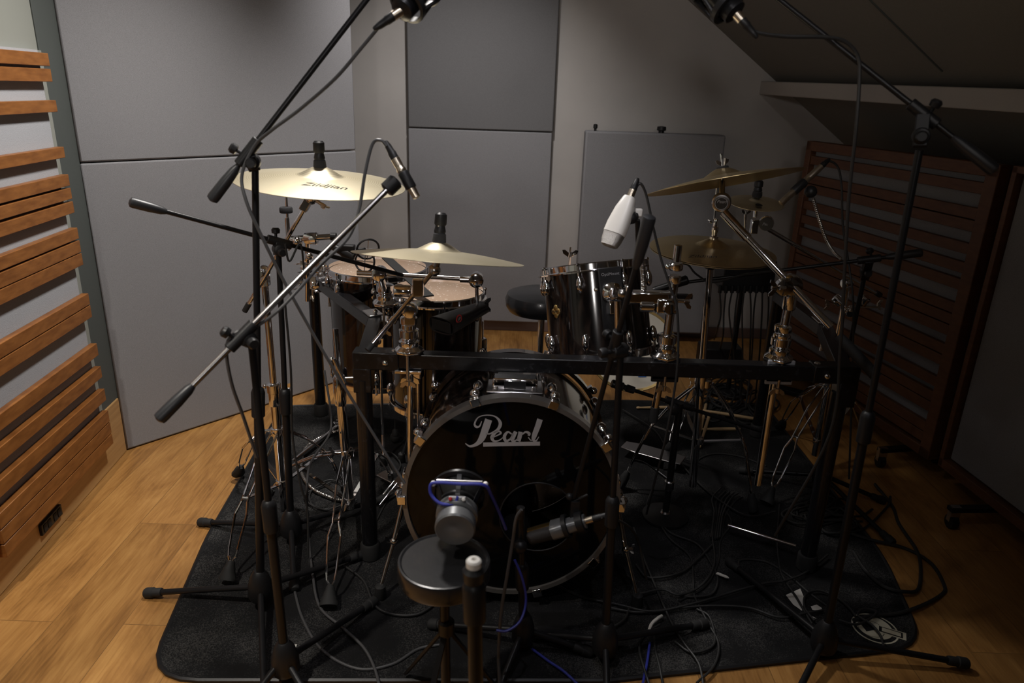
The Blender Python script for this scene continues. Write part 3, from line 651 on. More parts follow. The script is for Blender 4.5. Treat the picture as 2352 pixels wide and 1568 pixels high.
# ------------------------------------------------------------ drum hardware
def double_leg(hub, foot, parent, knee=None, w0=.018, w1=.03):
    """two flat chrome rods pinched in the middle, with a ribbed rubber foot"""
    d = (foot-hub); hz = V((d.x, d.y, 0)).normalized(); sd = V((-hz.y, hz.x, 0))
    def pt(t, s_, w_):
        bow = math.sin(t*PI)*.045; p = hub+d*t+Z*bow*(1 if knee is None else knee)+hz*bow*.6; return p+sd*(w_*s_)
    mb = MB()
    for s_ in (-1, 1):
        pr_ = [pt(t, s_, w_) for t, w_ in ((0, w0*.6), (.25, w0*.8), (.48, w0*.5), (.52, w0*.5), (.6, w1*.62), (.80, w1*.45), (.84, w1*.36), (.875, .002))]
        for a, b in zip(pr_, pr_[1:]): mb.bar(a, b, .011, .003, sd) if False else mb.cyl(a, b, .0036, n=8)
    mb.cyl(pt(.5, -1, w0*.5), pt(.5, 1, w0*.5), .005, n=8)
    l = build('leg', mb, 'chrome', parent)
    e_ = pt(.865, 0, 0); mb = MB(); dd = (foot-e_).normalized()
    ff = V((foot.x, foot.y, CZ)); prev = []
    ax_ = (ff+Z*.02-e_)
    for k in range(9):
        t = k/8; r = .009+.017*min(1, t*1.15)+(.0016 if k % 2 else 0); cc = e_+ax_*t
        prev.append(mb.ring(cc, sd, ax_.cross(sd).normalized(), r*.95, 12, min(r, .017)))
    mb.loft(prev)
    build('rubber_foot', mb, 'rubber', l); return l, pt(.5, 0, 0)
def tripod(parent, base, ztop, zlow, feet, lean=None):
    hub = V((base.x, base.y, ztop))+(lean or V((0, 0, 0))); low = V((base.x, base.y, zlow))
    col = build('tripod_collar', MB().lathe([(.017, -.014), (.021, -.012), (.021, .012), (.017, .014)], hub, Z, 18), 'chrome', parent)
    build('wing_bolt', MB().cyl(hub-X*.02, hub-X*.04, .004).wing(hub-X*.04, -X, Z, .018), 'chrome', col)
    build('lower_collar', MB().lathe([(.016, -.012), (.019, -.01), (.019, .01), (.016, .012)], low, Z, 18), 'chrome', parent)
    for f in feet:
        f = V(f); d = V((f.x-base.x, f.y-base.y, 0)).normalized()
        l, mid = double_leg(hub+d*.022, f, parent)
        build('brace', MB().bar(low+d*.015, mid, .014, .004), 'chrome', parent)
def tube_stand(parent, base, z0, parts):
    """stack of tubes [(z0,z1,r)] with memory collars"""
    pass
# stand holding the left crash, chrome tripod left of the rack
b1_ = G(655, 1195, CZ); top1 = P(607, 640, b1_.y)
s1 = thing('cymbal_stand', 'chrome double-braced cymbal stand left of the rack, holding the left crash', 'cymbal stand', b1_)
tb1 = V((b1_.x, b1_.y, .05)); mid1 = tb1.lerp(top1, .55)
build('lower_tube', MB().cyl(tb1, mid1, .0145, n=20), 'chrome', s1)
build('upper_tube', MB().cyl(mid1, top1, .0105, n=18), 'chrome', s1)
cl = build('height_collar', MB().lathe([(.017, -.055), (.019, -.05), (.019, -.01), (.022, -.008), (.022, .018), (.016, .022)], mid1, (top1-tb1), 18), 'chrome', s1)
build('wing_bolt', MB().cyl(mid1+X*.018, mid1+X*.035, .005).wing(mid1+X*.035, X, Z, .02).ball(mid1-X*.026+Z*.01, .008), 'chrome', cl)
hub1 = tb1.lerp(top1, .30)
tripod(s1, hub1, P(645, 990, b1_.y).z, P(660, 1120, b1_.y).z+.02, [G(522, 1345, CZ), G(548, 1098, CZ), G(800, 1145, CZ)])
tl1 = P(715, 452, 2.02); j1 = P(605, 622, b1_.y-.015); be = P(572, 697, b1_.y-.03)
build('tilter', MB().ball(j1, .021, 16, (1, 1, .9)).box(j1-Z*.02, .03, .028, .05).cyl(j1-Y_*.02, j1-Y_*.036, .012), 'chrome', s1, bev=.003)
build('boom_rod', MB().cyl(be, tl1, .0062, n=14), 'chrome', s1)
build('rod_cap', MB().cyl(be, be+(be-tl1).normalized()*.03, .0085), 'rubber', s1)
build('cymbal_tilter', MB().ball(tl1, .020, 14, (1, 1, 1.1)).box(tl1+V((-.01, 0, -.012)), .022, .026, .06, V((.5, 0, .8)), V((.6, 0, 1))).cyl(tl1, c1-Z*.005, .009).cyl(c1-Z*.02, c1+Z*.05, .0042), 'chrome', s1, bev=.002)
build('wing_bolt', MB().cyl(tl1, tl1+V((.03, -.01, -.018)), .005).wing(tl1+V((.03, -.01, -.018)), V((1, -.2, -.4)), V((0, 1, 0)), .018), 'nickel', s1)
topper(c1+Z*.018, V((0, 0, 1)), s1, .05, .0155, 'felt', False)
# second chrome stand in front of the left rack corner
b2_ = G(805, 1190, CZ); s2 = thing('cymbal_stand', 'chrome stand with wing bolt, tripod legs spread just left of the bass drum', 'cymbal stand', b2_)
top2 = P(778, 842, b2_.y); 
build('lower_tube', MB().cyl(V((b2_.x, b2_.y, .05)), top2-Z*.03, .0155, n=20), 'chrome', s2)
tc2 = build('height_collar', MB().lathe([(.018, -.07), (.019, -.06), (.021, -.02), (.021, .02), (.017, .03)], top2-Z*.06, Z, 18), 'chrome', s2)
build('wing_bolt', MB().cyl(top2-Z*.04, top2-Z*.035+X*.055, .006).cyl(top2-Z*.05+V((.02, -.01, 0)), top2+V((-.012, -.01, .03)), .0055), 'chrome_dull', tc2)
build('upper_tube', MB().cyl(top2-Z*.04, top2+V((-.01, .02, .12)), .010, n=16), 'chrome', s2)
tripod(s2, b2_, P(800, 1040, b2_.y).z, P(802, 1130, b2_.y).z-.03, [G(755, 1405, CZ), G(612, 1150, CZ), G(905, 1110, CZ)])
# rack-mounted hardware: felt rod and cross clamps at the rear left
rc = rack_clamp(HL+dl*.66, dl)
hl = thing('cymbal_holder', 'short chrome rod with black felt, clamped upright beside the left crash boom', 'cymbal holder', P(665, 640, 2.45))
fr = P(657, 445, 2.45); fb = P(664, 575, 2.45)
build('rod', MB().cyl(fr, fb, .0045).wing(fr-Z*.006, Z, X, .011), 'chrome', hl)
build('felt', MB().lathe([(.021, -.008), (.022, -.004), (.022, .008), (.02, .011)], P(657, 483, 2.45), Z, 18), 'felt', hl)
build('sleeve', MB().cyl(P(659, 500, 2.45), P(662, 545, 2.45), .008, n=14), 'chrome', hl)
ha = P(670, 548, 2.45); hb_ = P(760, 543, 2.45)
build('cross_tube', MB().cyl(ha, hb_, .011, n=16), 'chrome', hl)
build('cross_clamp', MB().lathe([(.02, 0), (.022, .004), (.022, .04), (.019, .044)], P(700, 546, 2.45), X, 18).ball(P(682, 555, 2.44), .02, 12).cyl(P(705, 548, 2.45), P(706, 690, 2.5), .009), 'chrome', hl)
build('end_cap', MB().cyl(hb_, hb_+X*.018, .0135, n=16), 'black_plastic', hl)
build('wing_bolt', MB().wing(P(697, 600, 2.42), -Y_, X, .024).ball(P(710, 588, 2.43), .014), 'chrome', hl)
# multi clamps on the left side bar
mc_ = thing('multi_clamp', 'cluster of chrome clamps bolted onto the rear of the left rack bar', 'clamp', P(715, 655, 2.8))
for (x_, y_, r) in ((700, 612, .017), (720, 650, .019), (742, 612, .014), (690, 650, .012), (735, 588, .012)):
    p = P(x_, y_, 2.72); build('clamp_body', MB().lathe([(r, -r), (r*1.1, -r*.8), (r*1.1, r*.8), (r, r)], p, V((random.uniform(-1, 1), -.5, random.uniform(-1, 1))), 14).box(p+Z*.01, r*1.6, r*1.8, r*2.2), 'chrome', mc_, bev=.002)
    build('wing_bolt', MB().cyl(p, p+V((.0, -.03, -.01)), .004).wing(p+V((0, -.03, -.01)), -Y_, X, .014), 'chrome', mc_)
# clamp holding the arm with the cowbell
cA = HL+V((.035, .0, .035)); rack_clamp(cA, X)
am = thing('percussion_arm', 'horizontal arm between two round chrome knobs, over the near floor tom', 'mount arm', cA+Z*.1)
k1 = P(872, 628, 2.17); k2 = P(1094, 642, 2.15)
build('post', MB().cyl(cA+Z*.06, k1, .012, n=18), 'chrome', am)
build('arm', MB().cyl(k1, k2, .0075, n=14).cyl(k2-X*.05, k2-X*.02, .0105).cyl(k1-X*.01, k1-X*.07, .008), 'chrome_dull', am)
for k in (k1, k2):
    build('knob', MB().lathe([(.012, -.022), (.022, -.02), (.023, -.014), (.023, .014), (.02, .018), (.012, .02)], k, -Y_, 20).box(k-Y_*.022, .03, .004, .005, V((1, 0, .7))), 'chrome', am)
build('drop_rod', MB().cyl(k2, P(1096, 705, 2.15), .006), 'chrome', am)
# cowbell
cb = thing('cowbell', 'black cowbell with a round red and white sticker, beside the near floor tom', 'cowbell', P(1045, 735, 2.1))
q0 = P(1014, 748, 1.99); q1 = P(1108, 706, 2.14); ax_ = (q1-q0).normalized(); uu, vv, _a = basis(ax_, Z)
mb = MB(); rings = []
def cb_ring(c_, w_, h_):
    i0 = len(mb.v); n_ = 24
    for k in range(n_):
        a = 2*PI*k/n_; cx, sx = math.cos(a), math.sin(a); p_ = 3.0
        mb.v.append(c_+vv*(abs(cx)**(2/p_)*(1 if cx > 0 else -1)*w_)+uu*(abs(sx)**(2/p_)*(1 if sx > 0 else -1)*h_))
    return list(range(i0, i0+n_))
rings = [cb_ring(q0+ax_*.02, .040, .018), cb_ring(q0, .043, .021), cb_ring(q0-ax_*.002, .047, .025), cb_ring(q1, .028, .015)]
mb.loft(rings, False); mb.f.append(tuple(rings[-1])); mb.f.append(tuple(reversed(rings[0])))
build('bell_body', mb, 'black_metal', cb)
mw = MB(); r_a = rings  # dark mouth
build('mouth', MB().box(q0-ax_*.001, .004, .074, .034, ax_, uu), 'black', cb, bev=.006)
stc = q0+ax_*.052-vv*.0415; stn = -vv
if stn.dot(V((0, 0, 1.4))-stc) < 0: stn = vv; stc = q0+ax_*.052+vv*.0415
stc = RP(1054, 732, stc, stn)
so = build('sticker', MB().lathe([(.013, 0), (.013, .0006), (.0001, .0007)], stc, stn, 28, False), 'red', cb, label='round red and white sticker')
build('sticker_ring', MB().lathe([(.0085, .0008), (.0085, .0012), (.0001, .0012)], stc, stn, 28, False), 'ink', so)
build('sticker_text', text_mb(MB(), 'LP', .011, lambda x_, y_: stc+ax_*x_+uu*y_+stn*.0016), 'white_paint', so)
build('clamp_knob', MB().wing(P(1112, 700, 2.15), X, Z, .02).box(P(1105, 705, 2.15), .02, .025, .03), 'black_plastic', cb)
# boom holder of the middle crash on the front bar
cM = V((P(940, 820, RY).x, RY, RZ)); rack_clamp(cM, X)
bm1 = thing('cymbal_boom', 'chrome boom clamped left on the front rack bar, holding the middle crash', 'cymbal stand', cM+Z*.05)
jt = P(942, 712, RY-.01)
build('pipe', MB().cyl(cM+V((0, 0, .05)), jt-Z*.01, .0135, n=20).lathe([(.018, 0), (.021, .004), (.021, .03), (.024, .034), (.024, .05), (.017, .054)], cM+Z*.075, Z, 20), 'chrome', bm1)
build('lower_pipe', MB().cyl(V((P(943, 850, RY).x, RY, RZ-.035)), V((P(941, 1060, RY).x, RY, .31)), .0085, n=16).wing(V((cM.x, RY, RZ-.05)), -Z, X, .024), 'chrome', bm1)
build('boom_tilter', MB().lathe([(.012, -.02), (.02, -.018), (.022, -.01), (.022, .01), (.02, .018), (.012, .02)], jt, Y_, 20).box(jt-Z*.02, .03, .028, .04), 'chrome', bm1, bev=.002)
ra = P(856, 790, 1.80); rb_ = P(998, 620, 1.96)
build('rod', MB().cyl(ra, rb_, .0065, n=16).cyl(ra.lerp(rb_, .28), ra.lerp(rb_, .34), .009, n=16), 'chrome', bm1)
build('rod_cap', MB().cyl(ra, ra+(ra-rb_).normalized()*.022, .009), 'rubber', bm1)
build('cymbal_tilter', MB().ball(rb_, .018, 14).cyl(rb_, rb_+Z*.03+V((.008, 0, 0)), .012).cyl(rb_+Z*.02+V((.006, 0, 0)), c2-Z*.004, .0055).cyl(c2, c2+Z*.075, .004), 'chrome_dull', bm1)
build('knuckle', MB().lathe([(.014, -.025), (.017, -.02), (.017, .02), (.014, .025)], P(925, 668, RY+.01), X, 16).box(P(960, 660, RY), .03, .02, .05, V((1, 0, 1))), 'chrome', bm1, bev=.003)
topper(c2+Z*.02, V((.055, .185, 1)).normalized(), bm1, .055, .0165, 'felt', False)
# pipe through the front bar carrying the tom mount
cT = V((P(1527, 818, 1.93).x, 1.93, RZ)); rack_clamp(cT, X, 'black_metal')
tp = thing('tom_holder', 'chrome vertical pipe with clamps on the rack bar, carrying the rack tom', 'tom holder', cT+Z*.05)
tt = P(1550, 565, 1.93); tbm = P(1514, 950, 1.93)
build('pipe', MB().cyl(cT+Z*.05, V((cT.x+.004, 1.93, P(1545, 640, 1.93).z)), .0125, n=20), 'chrome', tp)
build('pipe_end', MB().lathe([(.011, 0), (.011, .045), (.0, .047)], V((cT.x+.004, 1.93, P(1548, 600, 1.93).z)), Z, 18), 'chrome', tp)
build('memory_collar', MB().lathe([(.017, 0), (.019, .003), (.019, .018), (.016, .021)], V((cT.x+.004, 1.93, P(1545, 620, 1.93).z)), Z, 20).lathe([(.016, 0), (.018, .003), (.018, .02), (.015, .023)], V((cT.x+.004, 1.93, P(1545, 650, 1.93).z)), Z, 20).ball(V((cT.x-.02, 1.925, P(1545, 612, 1.93).z)), .008), 'chrome', tp)
build('lower_pipe', MB().cyl(V((cT.x-.004, 1.93, RZ-.04)), V((cT.x-.012, 1.93, P(1514, 935, 1.93).z)), .0105, n=18), 'chrome', tp)
build('pipe_cap', MB().cyl(V((cT.x-.012, 1.93, P(1514, 935, 1.93).z)), V((cT.x-.013, 1.93, P(1514, 968, 1.93).z)), .013, n=16), 'rubber', tp)
hA = P(1400, 685, 1.90); hB = P(1560, 690, 1.91)
build('tom_arm', MB().box(P(1490, 682, 1.905), .12, .03, .035).box(P(1530, 700, 1.905), .06, .036, .045).cyl(P(1440, 700, 1.9), P(1445, 655, 1.92), .009), 'chrome', tp, bev=.006)
build('arm_clamp', MB().lathe([(.014, -.02), (.018, -.016), (.018, .016), (.014, .02)], P(1485, 702, 1.9), X, 16), 'chrome', tp)
build('arm_clamp', MB().lathe([(.014, -.02), (.018, -.016), (.018, .016), (.014, .02)], P(1535, 705, 1.9), Y_, 16), 'chrome', tp)
build('wing_bolt', MB().cyl(P(1545, 690, 1.9), P(1572, 692, 1.9), .005).wing(P(1572, 692, 1.9), X, Z, .02), 'chrome', tp)
build('knob', MB().lathe([(.008, 0), (.012, .004), (.012, .012), (.006, .016)], P(1428, 672, 1.86), -Y_, 18), 'chrome_dull', tp)
build('arm_rod', MB().cyl(P(1418, 690, 1.87), P(1420, 770, 1.87), .010, n=14), 'chrome', tp)
# boom holder of the right crash
cR = V((P(1785, 838, 1.94).x, 1.94, RZ)); rack_clamp(cR, X, 'logo_silver')
br2 = thing('cymbal_boom', 'long chrome boom with round logo tilter at the right, holding the right crash', 'cymbal stand', cR+Z*.05)
rj = P(1792, 652, 1.93)
build('pipe', MB().cyl(cR+Z*.05, V((cR.x+.006, 1.94, P(1797, 700, 1.94).z)), .0125, n=20).lathe([(.016, 0), (.018, .003), (.018, .04), (.014, .044)], V((cR.x+.006, 1.94, P(1797, 710, 1.94).z)), Z, 20), 'chrome', br2)
build('memory_collar', MB().lathe([(.022, 0), (.024, .003), (.024, .02), (.018, .024), (.022, .028), (.024, .031), (.024, .046), (.018, .05)], cR+Z*.08, Z, 20), 'chrome', br2)
build('lower_pipe', MB().cyl(V((cR.x, 1.94, RZ-.04)), P(1740, 1112, 1.94), .0115, n=18), 'chrome', br2)
build('boom_tilter', MB().lathe([(.016, -.022), (.026, -.02), (.029, -.012), (.029, .012), (.026, .02), (.016, .022)], rj+X*.03, Y_, 24).lathe([(.016, -.012), (.023, -.01), (.023, .01), (.016, .012)], rj-V((.0, .03, .0)), Y_, 20), 'chrome', br2)
build('wing_bolt', MB().cyl(rj-Y_*.04, rj-Y_*.05-X*.02, .005).wing(rj-Y_*.045-X*.025, -X, Z, .02), 'chrome', br2)
r0 = P(1662, 488, 2.06); r1 = P(1812, 642, 1.93); r2 = P(1925, 770, 1.83); r3 = P(2012, 862, 1.76)
dd = (r3-r0).normalized(); rl = (r3-r0).length
build('rod', MB().cyl(r0, r0.lerp(r3, .72), .0105, n=18).cyl(r0, r0.lerp(r3, .17), .013, n=18), 'chrome', br2)
build('counter_grip', MB().lathe([(.010, 0), (.0125, .004), (.0145, .03), (.015, (r3-r2).length), (.011, (r3-r2).length+.006)], r2, dd, 20), 'rubber', br2)
tq = P(1657, 466, 2.07); tnn = V((-.28, -1, -.12)).normalized()
build('cymbal_tilter', MB().lathe([(.018, -.028), (.024, -.024), (.027, -.018), (.027, .0), (.024, .004), (.018, .005)], tq, tnn, 28).cyl(tq+Z*.015, c3-Z*.012, .008).cyl(c3-Z*.012, c3+Z*.055, .0042), 'chrome_dull', br2)
build('tilter_plate', MB().lathe([(.0195, .0055), (.0195, .0065), (.0001, .0065)], tq, tnn, 28, False), 'ink', br2)
tu, tv, _a = basis(tnn, Z)
build('tilter_ring', MB().lathe([(.0165, .007), (.018, .007)], tq, tnn, 28, False), 'logo_silver', br2)
build('tilter_text', text_mb(MB(), 'Pearl', .013, lambda x_, y_: tq+tv*x_*-1+tu*(y_+.005)+tnn*.0072 if tv.x < 0 else tq+tv*x_+tu*(y_+.005)+tnn*.0072, .3), 'logo_silver', br2)
topper(c3+V((0, 0, .012)), V((-.19, .225, 1)).normalized(), br2, .034, .016, 'felt', True)
# right chrome tripod stand with splash boom
b3_ = G(1868, 1070, CZ); b3_ = V((b3_.x, b3_.y, CZ))
s3 = thing('cymbal_stand', 'chrome tripod stand behind the right rack post, holding the splash boom', 'cymbal stand', b3_)
top3 = V((b3_.x+.0, b3_.y, P(1948, 640, b3_.y).z))
build('lower_tube', MB().cyl(b3_+Z*.05, b3_.lerp(top3, .5), .015, n=20), 'chrome', s3)
build('upper_tube', MB().cyl(b3_.lerp(top3, .5), top3, .011, n=18), 'chrome', s3)
build('height_collar', MB().lathe([(.018, -.04), (.02, -.035), (.022, 0), (.017, .02)], b3_.lerp(top3, .5), Z, 18), 'chrome', s3)
tripod(s3, b3_, .36, .12, [G(1757, 1165, CZ), G(1985, 1010, CZ), G(1790, 990, CZ)])
x0 = P(1740, 512, 2.34); x1 = P(2012, 672, b3_.y-.05)
build('rod', MB().cyl(x0, x1, .007, n=16), 'chrome', s3)
build('rod_cap', MB().cyl(x1, x1+(x1-x0).normalized()*.025, .010), 'rubber', s3)
xt = P(1753, 512, 2.34)
build('cymbal_tilter', MB().lathe([(.02, -.012), (.024, -.008), (.024, .008), (.02, .012)], xt+X*.01, V((-.3, -1, -.1)), 22).box(xt-V((.028, 0, .012)), .022, .022, .045).cyl(P(1734, 500, 2.34), c4-Z*.004, .007), 'chrome', s3, bev=.002)
xn = V((-.3, -1, -.1)).normalized()
build('tilter_plate', MB().lathe([(.022, .010), (.022, .0135), (.0001, .0135)], xt+X*.01, xn, 24, False), 'ink', s3)
build('tilter_text', text_mb(MB(), 'Pearl', .013, lambda x_, y_: xt+X*(.01+x_)+Z*y_+xn*.0145, .3), 'logo_silver', s3)
build('wing_bolt', MB().wing(P(1712, 492, 2.33), Z, X, .014).cyl(P(1712, 540, 2.33), P(1712, 492, 2.33), .005), 'chrome', s3)
for (x_, y_) in ((1945, 650), (1925, 690), (1955, 715), (1985, 690)):
    p = P(x_, y_, b3_.y-.02); build('clamp_body', MB().lathe([(.015, -.02), (.018, -.016), (.018, .016), (.015, .02)], p, V((random.uniform(-1, 1), random.uniform(-.5, .5), random.uniform(-1, 1))), 14).box(p, .03, .026, .03), 'chrome', s3, bev=.003)
build('wing_bolt', MB().cyl(P(1960, 705, b3_.y), P(2015, 705, b3_.y), .004).wing(P(2015, 700, b3_.y), X, Z, .018).wing(P(1905, 700, b3_.y-.05), -X, Z, .018), 'nickel', s3)
topper(c4+Z*.012, Z, s3, .034, .014, 'felt', False)
# hi-hat stand
bh = V((c5.x+.004, c5.y, CZ)); bh = V((G(1578, 1080, CZ).x*.5+c5.x*.5, c5.y, CZ))
hs = thing('hi_hat_stand', 'chrome hi-hat stand with tripod legs and footboard, right of the bass drum', 'hi-hat stand', bh)
bh2 = V((c5.x-.01, c5.y, CZ))
build('lower_tube', MB().cyl(bh+Z*.06, bh.lerp(c5, .48), .0145, n=20), 'chrome', hs)
build('upper_tube', MB().cyl(bh.lerp(c5, .48), c5-Z*.07, .0105, n=18), 'chrome', hs)
build('height_collar', MB().lathe([(.018, -.05), (.019, -.045), (.022, -.01), (.022, .02), (.016, .025)], bh.lerp(c5, .5), Z, 18).wing(bh.lerp(c5, .5)+X*.02, X, Z, .02), 'chrome', hs)
build('seat_cup', MB().lathe([(.012, -.075), (.026, -.065), (.028, -.05), (.028, -.035), (.015, -.03)], c5, Z, 20), 'black_plastic', hs)
build('pull_rod', MB().cyl(c5-Z*.05, P(1646, 432, 2.3), .003, n=10), 'chrome', hs)
build('clutch', MB().lathe([(.013, .018), (.014, .022), (.014, .032), (.009, .034), (.009, .045), (.011, .05), (.011, .062), (.007, .066), (.008, .085), (.006, .09)], c5, Z, 18).wing(c5+V((-.012, -.004, .078)), V((-1, 0, .3)), Y_, .013), 'chrome', hs)
build('clutch_felt', MB().lathe([(.015, .008), (.016, .012), (.016, .02), (.013, .024)], c5, Z, 18), 'felt', hs)
tripod(hs, bh, P(1588, 878, bh.y).z, P(1580, 1010, bh.y).z, [G(1728, 1180, CZ), G(1425, 1125, CZ), V((bh.x-.02, bh.y+.33, CZ))])
pd = MB(); pa = G(1432, 1022, .05); pb = G(1535, 1062, CZ+.02)
build('footboard', MB().prism([(0, -.03), (.06, -.042), (.2, -.042), (.25, -.035), (.25, .035), (.2, .042), (.06, .042), (0, .03)], pa, (pb-pa), V((0, 0, 1)), .006), 'chrome_dull', hs, bev=.002)
build('pedal_frame', MB().path([pa+V((.02, -.06, -.03)), G(1480, 1060, .015), G(1535, 1100, .02)], .003, 6).box(V((pb.x, pb.y, .03)), .05, .06, .03), 'chrome', hs)
# small floor pedal (far left of bass) glimpsed behind the left post
pp = thing('drum_pedal', 'small metal pedal plate on the carpet between the left rack post and bass drum', 'pedal', G(920, 1110, CZ))
build('footboard', MB().prism([(-.09, -.025), (.09, -.035), (.09, .035), (-.09, .025)], G(915, 1105, CZ+.03), V((.7, -.5, 0)), Z, .006), 'chrome_dull', pp, bev=.002)
build('frame', MB().cyl(G(865, 1155, CZ+.01), G(905, 1105, CZ+.05), .004).cyl(G(872, 1160, CZ+.01), G(912, 1110, CZ+.05), .004).box(G(925, 1120, CZ+.015), .05, .05, .026), 'chrome', pp)

# ------------------------------------------------------------ throne and small stool
tr = P(1245, 702, 2.95)
th_ = thing('drum_throne', 'round black padded drum throne behind the rack tom', 'stool', V((tr.x, 2.95, 0)))
build('seat', MB().lathe([(.10, -.085), (.142, -.08), (.155, -.06), (.158, -.03), (.15, -.008), (.12, .002), (.001, .004)], V((tr.x, 2.95, tr.z+.06)), Z, 48), 'vinyl', th_)
build('column', MB().cyl(V((tr.x, 2.95, .12)), V((tr.x, 2.95, tr.z-.02)), .014), 'chrome', th_)
for k in range(3):
    a = k*2.1+.4; build('leg', MB().cyl(V((tr.x, 2.95, .28)), V((tr.x+.24*math.cos(a), 2.95+.2*math.sin(a), .02)), .009), 'chrome', th_)
sC = P(1020, 1284, 1.30)
st = thing('small_stool', 'small round black padded stool in front of the bass drum, speaker resting on it', 'stool', V((sC.x, 1.30, CZ)))
build('seat', MB().lathe([(.085, -.045), (.098, -.043), (.1, -.038), (.1, -.006), (.098, -.001), (.094, .0), (.09, -.003), (.001, -.0035)], sC, Z, 56), 'vinyl', st)
build('column', MB().cyl(V((sC.x+.005, 1.30, .06)), sC-Z*.04, .011, n=14), 'black_metal', st)
build('collar', MB().lathe([(.014, -.02), (.018, -.015), (.018, .015), (.014, .02)], V((sC.x+.005, 1.30, .27)), Z, 14), 'black_plastic', st)
for k in range(3):
    a = 2.3+k*2.094; build('leg', MB().bar(V((sC.x+.005, 1.30, .27)), V((sC.x+.16*math.cos(a), 1.30+.16*math.sin(a), CZ+.012)), .012, .006), 'black_metal', st)
# bare speaker used as a low microphone
sk_ = thing('speaker_driver', 'bare loudspeaker driver lying on the small stool, magnet facing the camera, blue cable', 'speaker', P(1045, 1245, 1.38))
mC = P(1046, 1207, 1.30); fC = P(1056, 1150, 1.425); sa = (P(1056, 1135, 1.40)-mC).normalized()
build('magnet', MB().lathe([(.012, -.001), (.016, -.002), (.040, -.004), (.043, 0), (.043, .022), (.040, .025), (.036, .026), (.036, .032), (.041, .033), (.045, .036), (.045, .056), (.040, .06)], mC-sa*.01, sa, 36), 'magnet', sk_)
bk = MB(); B1 = mC+sa*.05; B2 = mC+sa*.10; u6, v6, a6 = basis(sa, X)
bk.lathe([(.034, .05), (.044, .058), (.044, .064), (.03, .066)], mC, sa, 32, False)
for k in range(6):
    a = 2*PI*(k+.5)/6; n6 = u6*math.cos(a)+v6*math.sin(a); bk.bar(B1+n6*.040, B2+n6*.058, .010, .003, n6)
bk.lathe([(.056, .098), (.066, .1), (.067, .106), (.056, .108), (.052, .104)], mC, sa, 48, False)
build('basket', bk, 'black_metal', sk_)
build('cone', MB().lathe([(.056, .104), (.03, .072), (.001, .068)], mC, sa, 40, False), 'black', sk_)
tm = P(1051, 1138, 1.335)
build('terminal_strip', MB().box(tm+V((0, -.01, .0)), .036, .006, .007), 'logo_silver', sk_, bev=.001)
build('terminal', MB().ball(tm+V((-.014, -.014, .0)), .0045, 8), 'red', sk_, label='red terminal'); build('terminal', MB().ball(tm+V((.014, -.014, 0)), .0045, 8), 'white_paint', sk_, label='white terminal')
hy = P(1055, 1104, 1.36); 
build('hanger_bar', MB().cyl(P(1003, 1104, 1.35), P(1108, 1108, 1.35), .0045, n=10), 'chrome_dull', sk_)
build('hanger_end', MB().ball(P(995, 1110, 1.35), .0065, 10).ball(P(1115, 1112, 1.35), .0065, 10), 'white_paint', sk_)
build('hanger_strut', MB().cyl(P(1000, 1112, 1.35), B2-X*.055+Z*.02, .003).cyl(P(1110, 1114, 1.35), B2+X*.055+Z*.02, .003), 'black_metal', sk_)

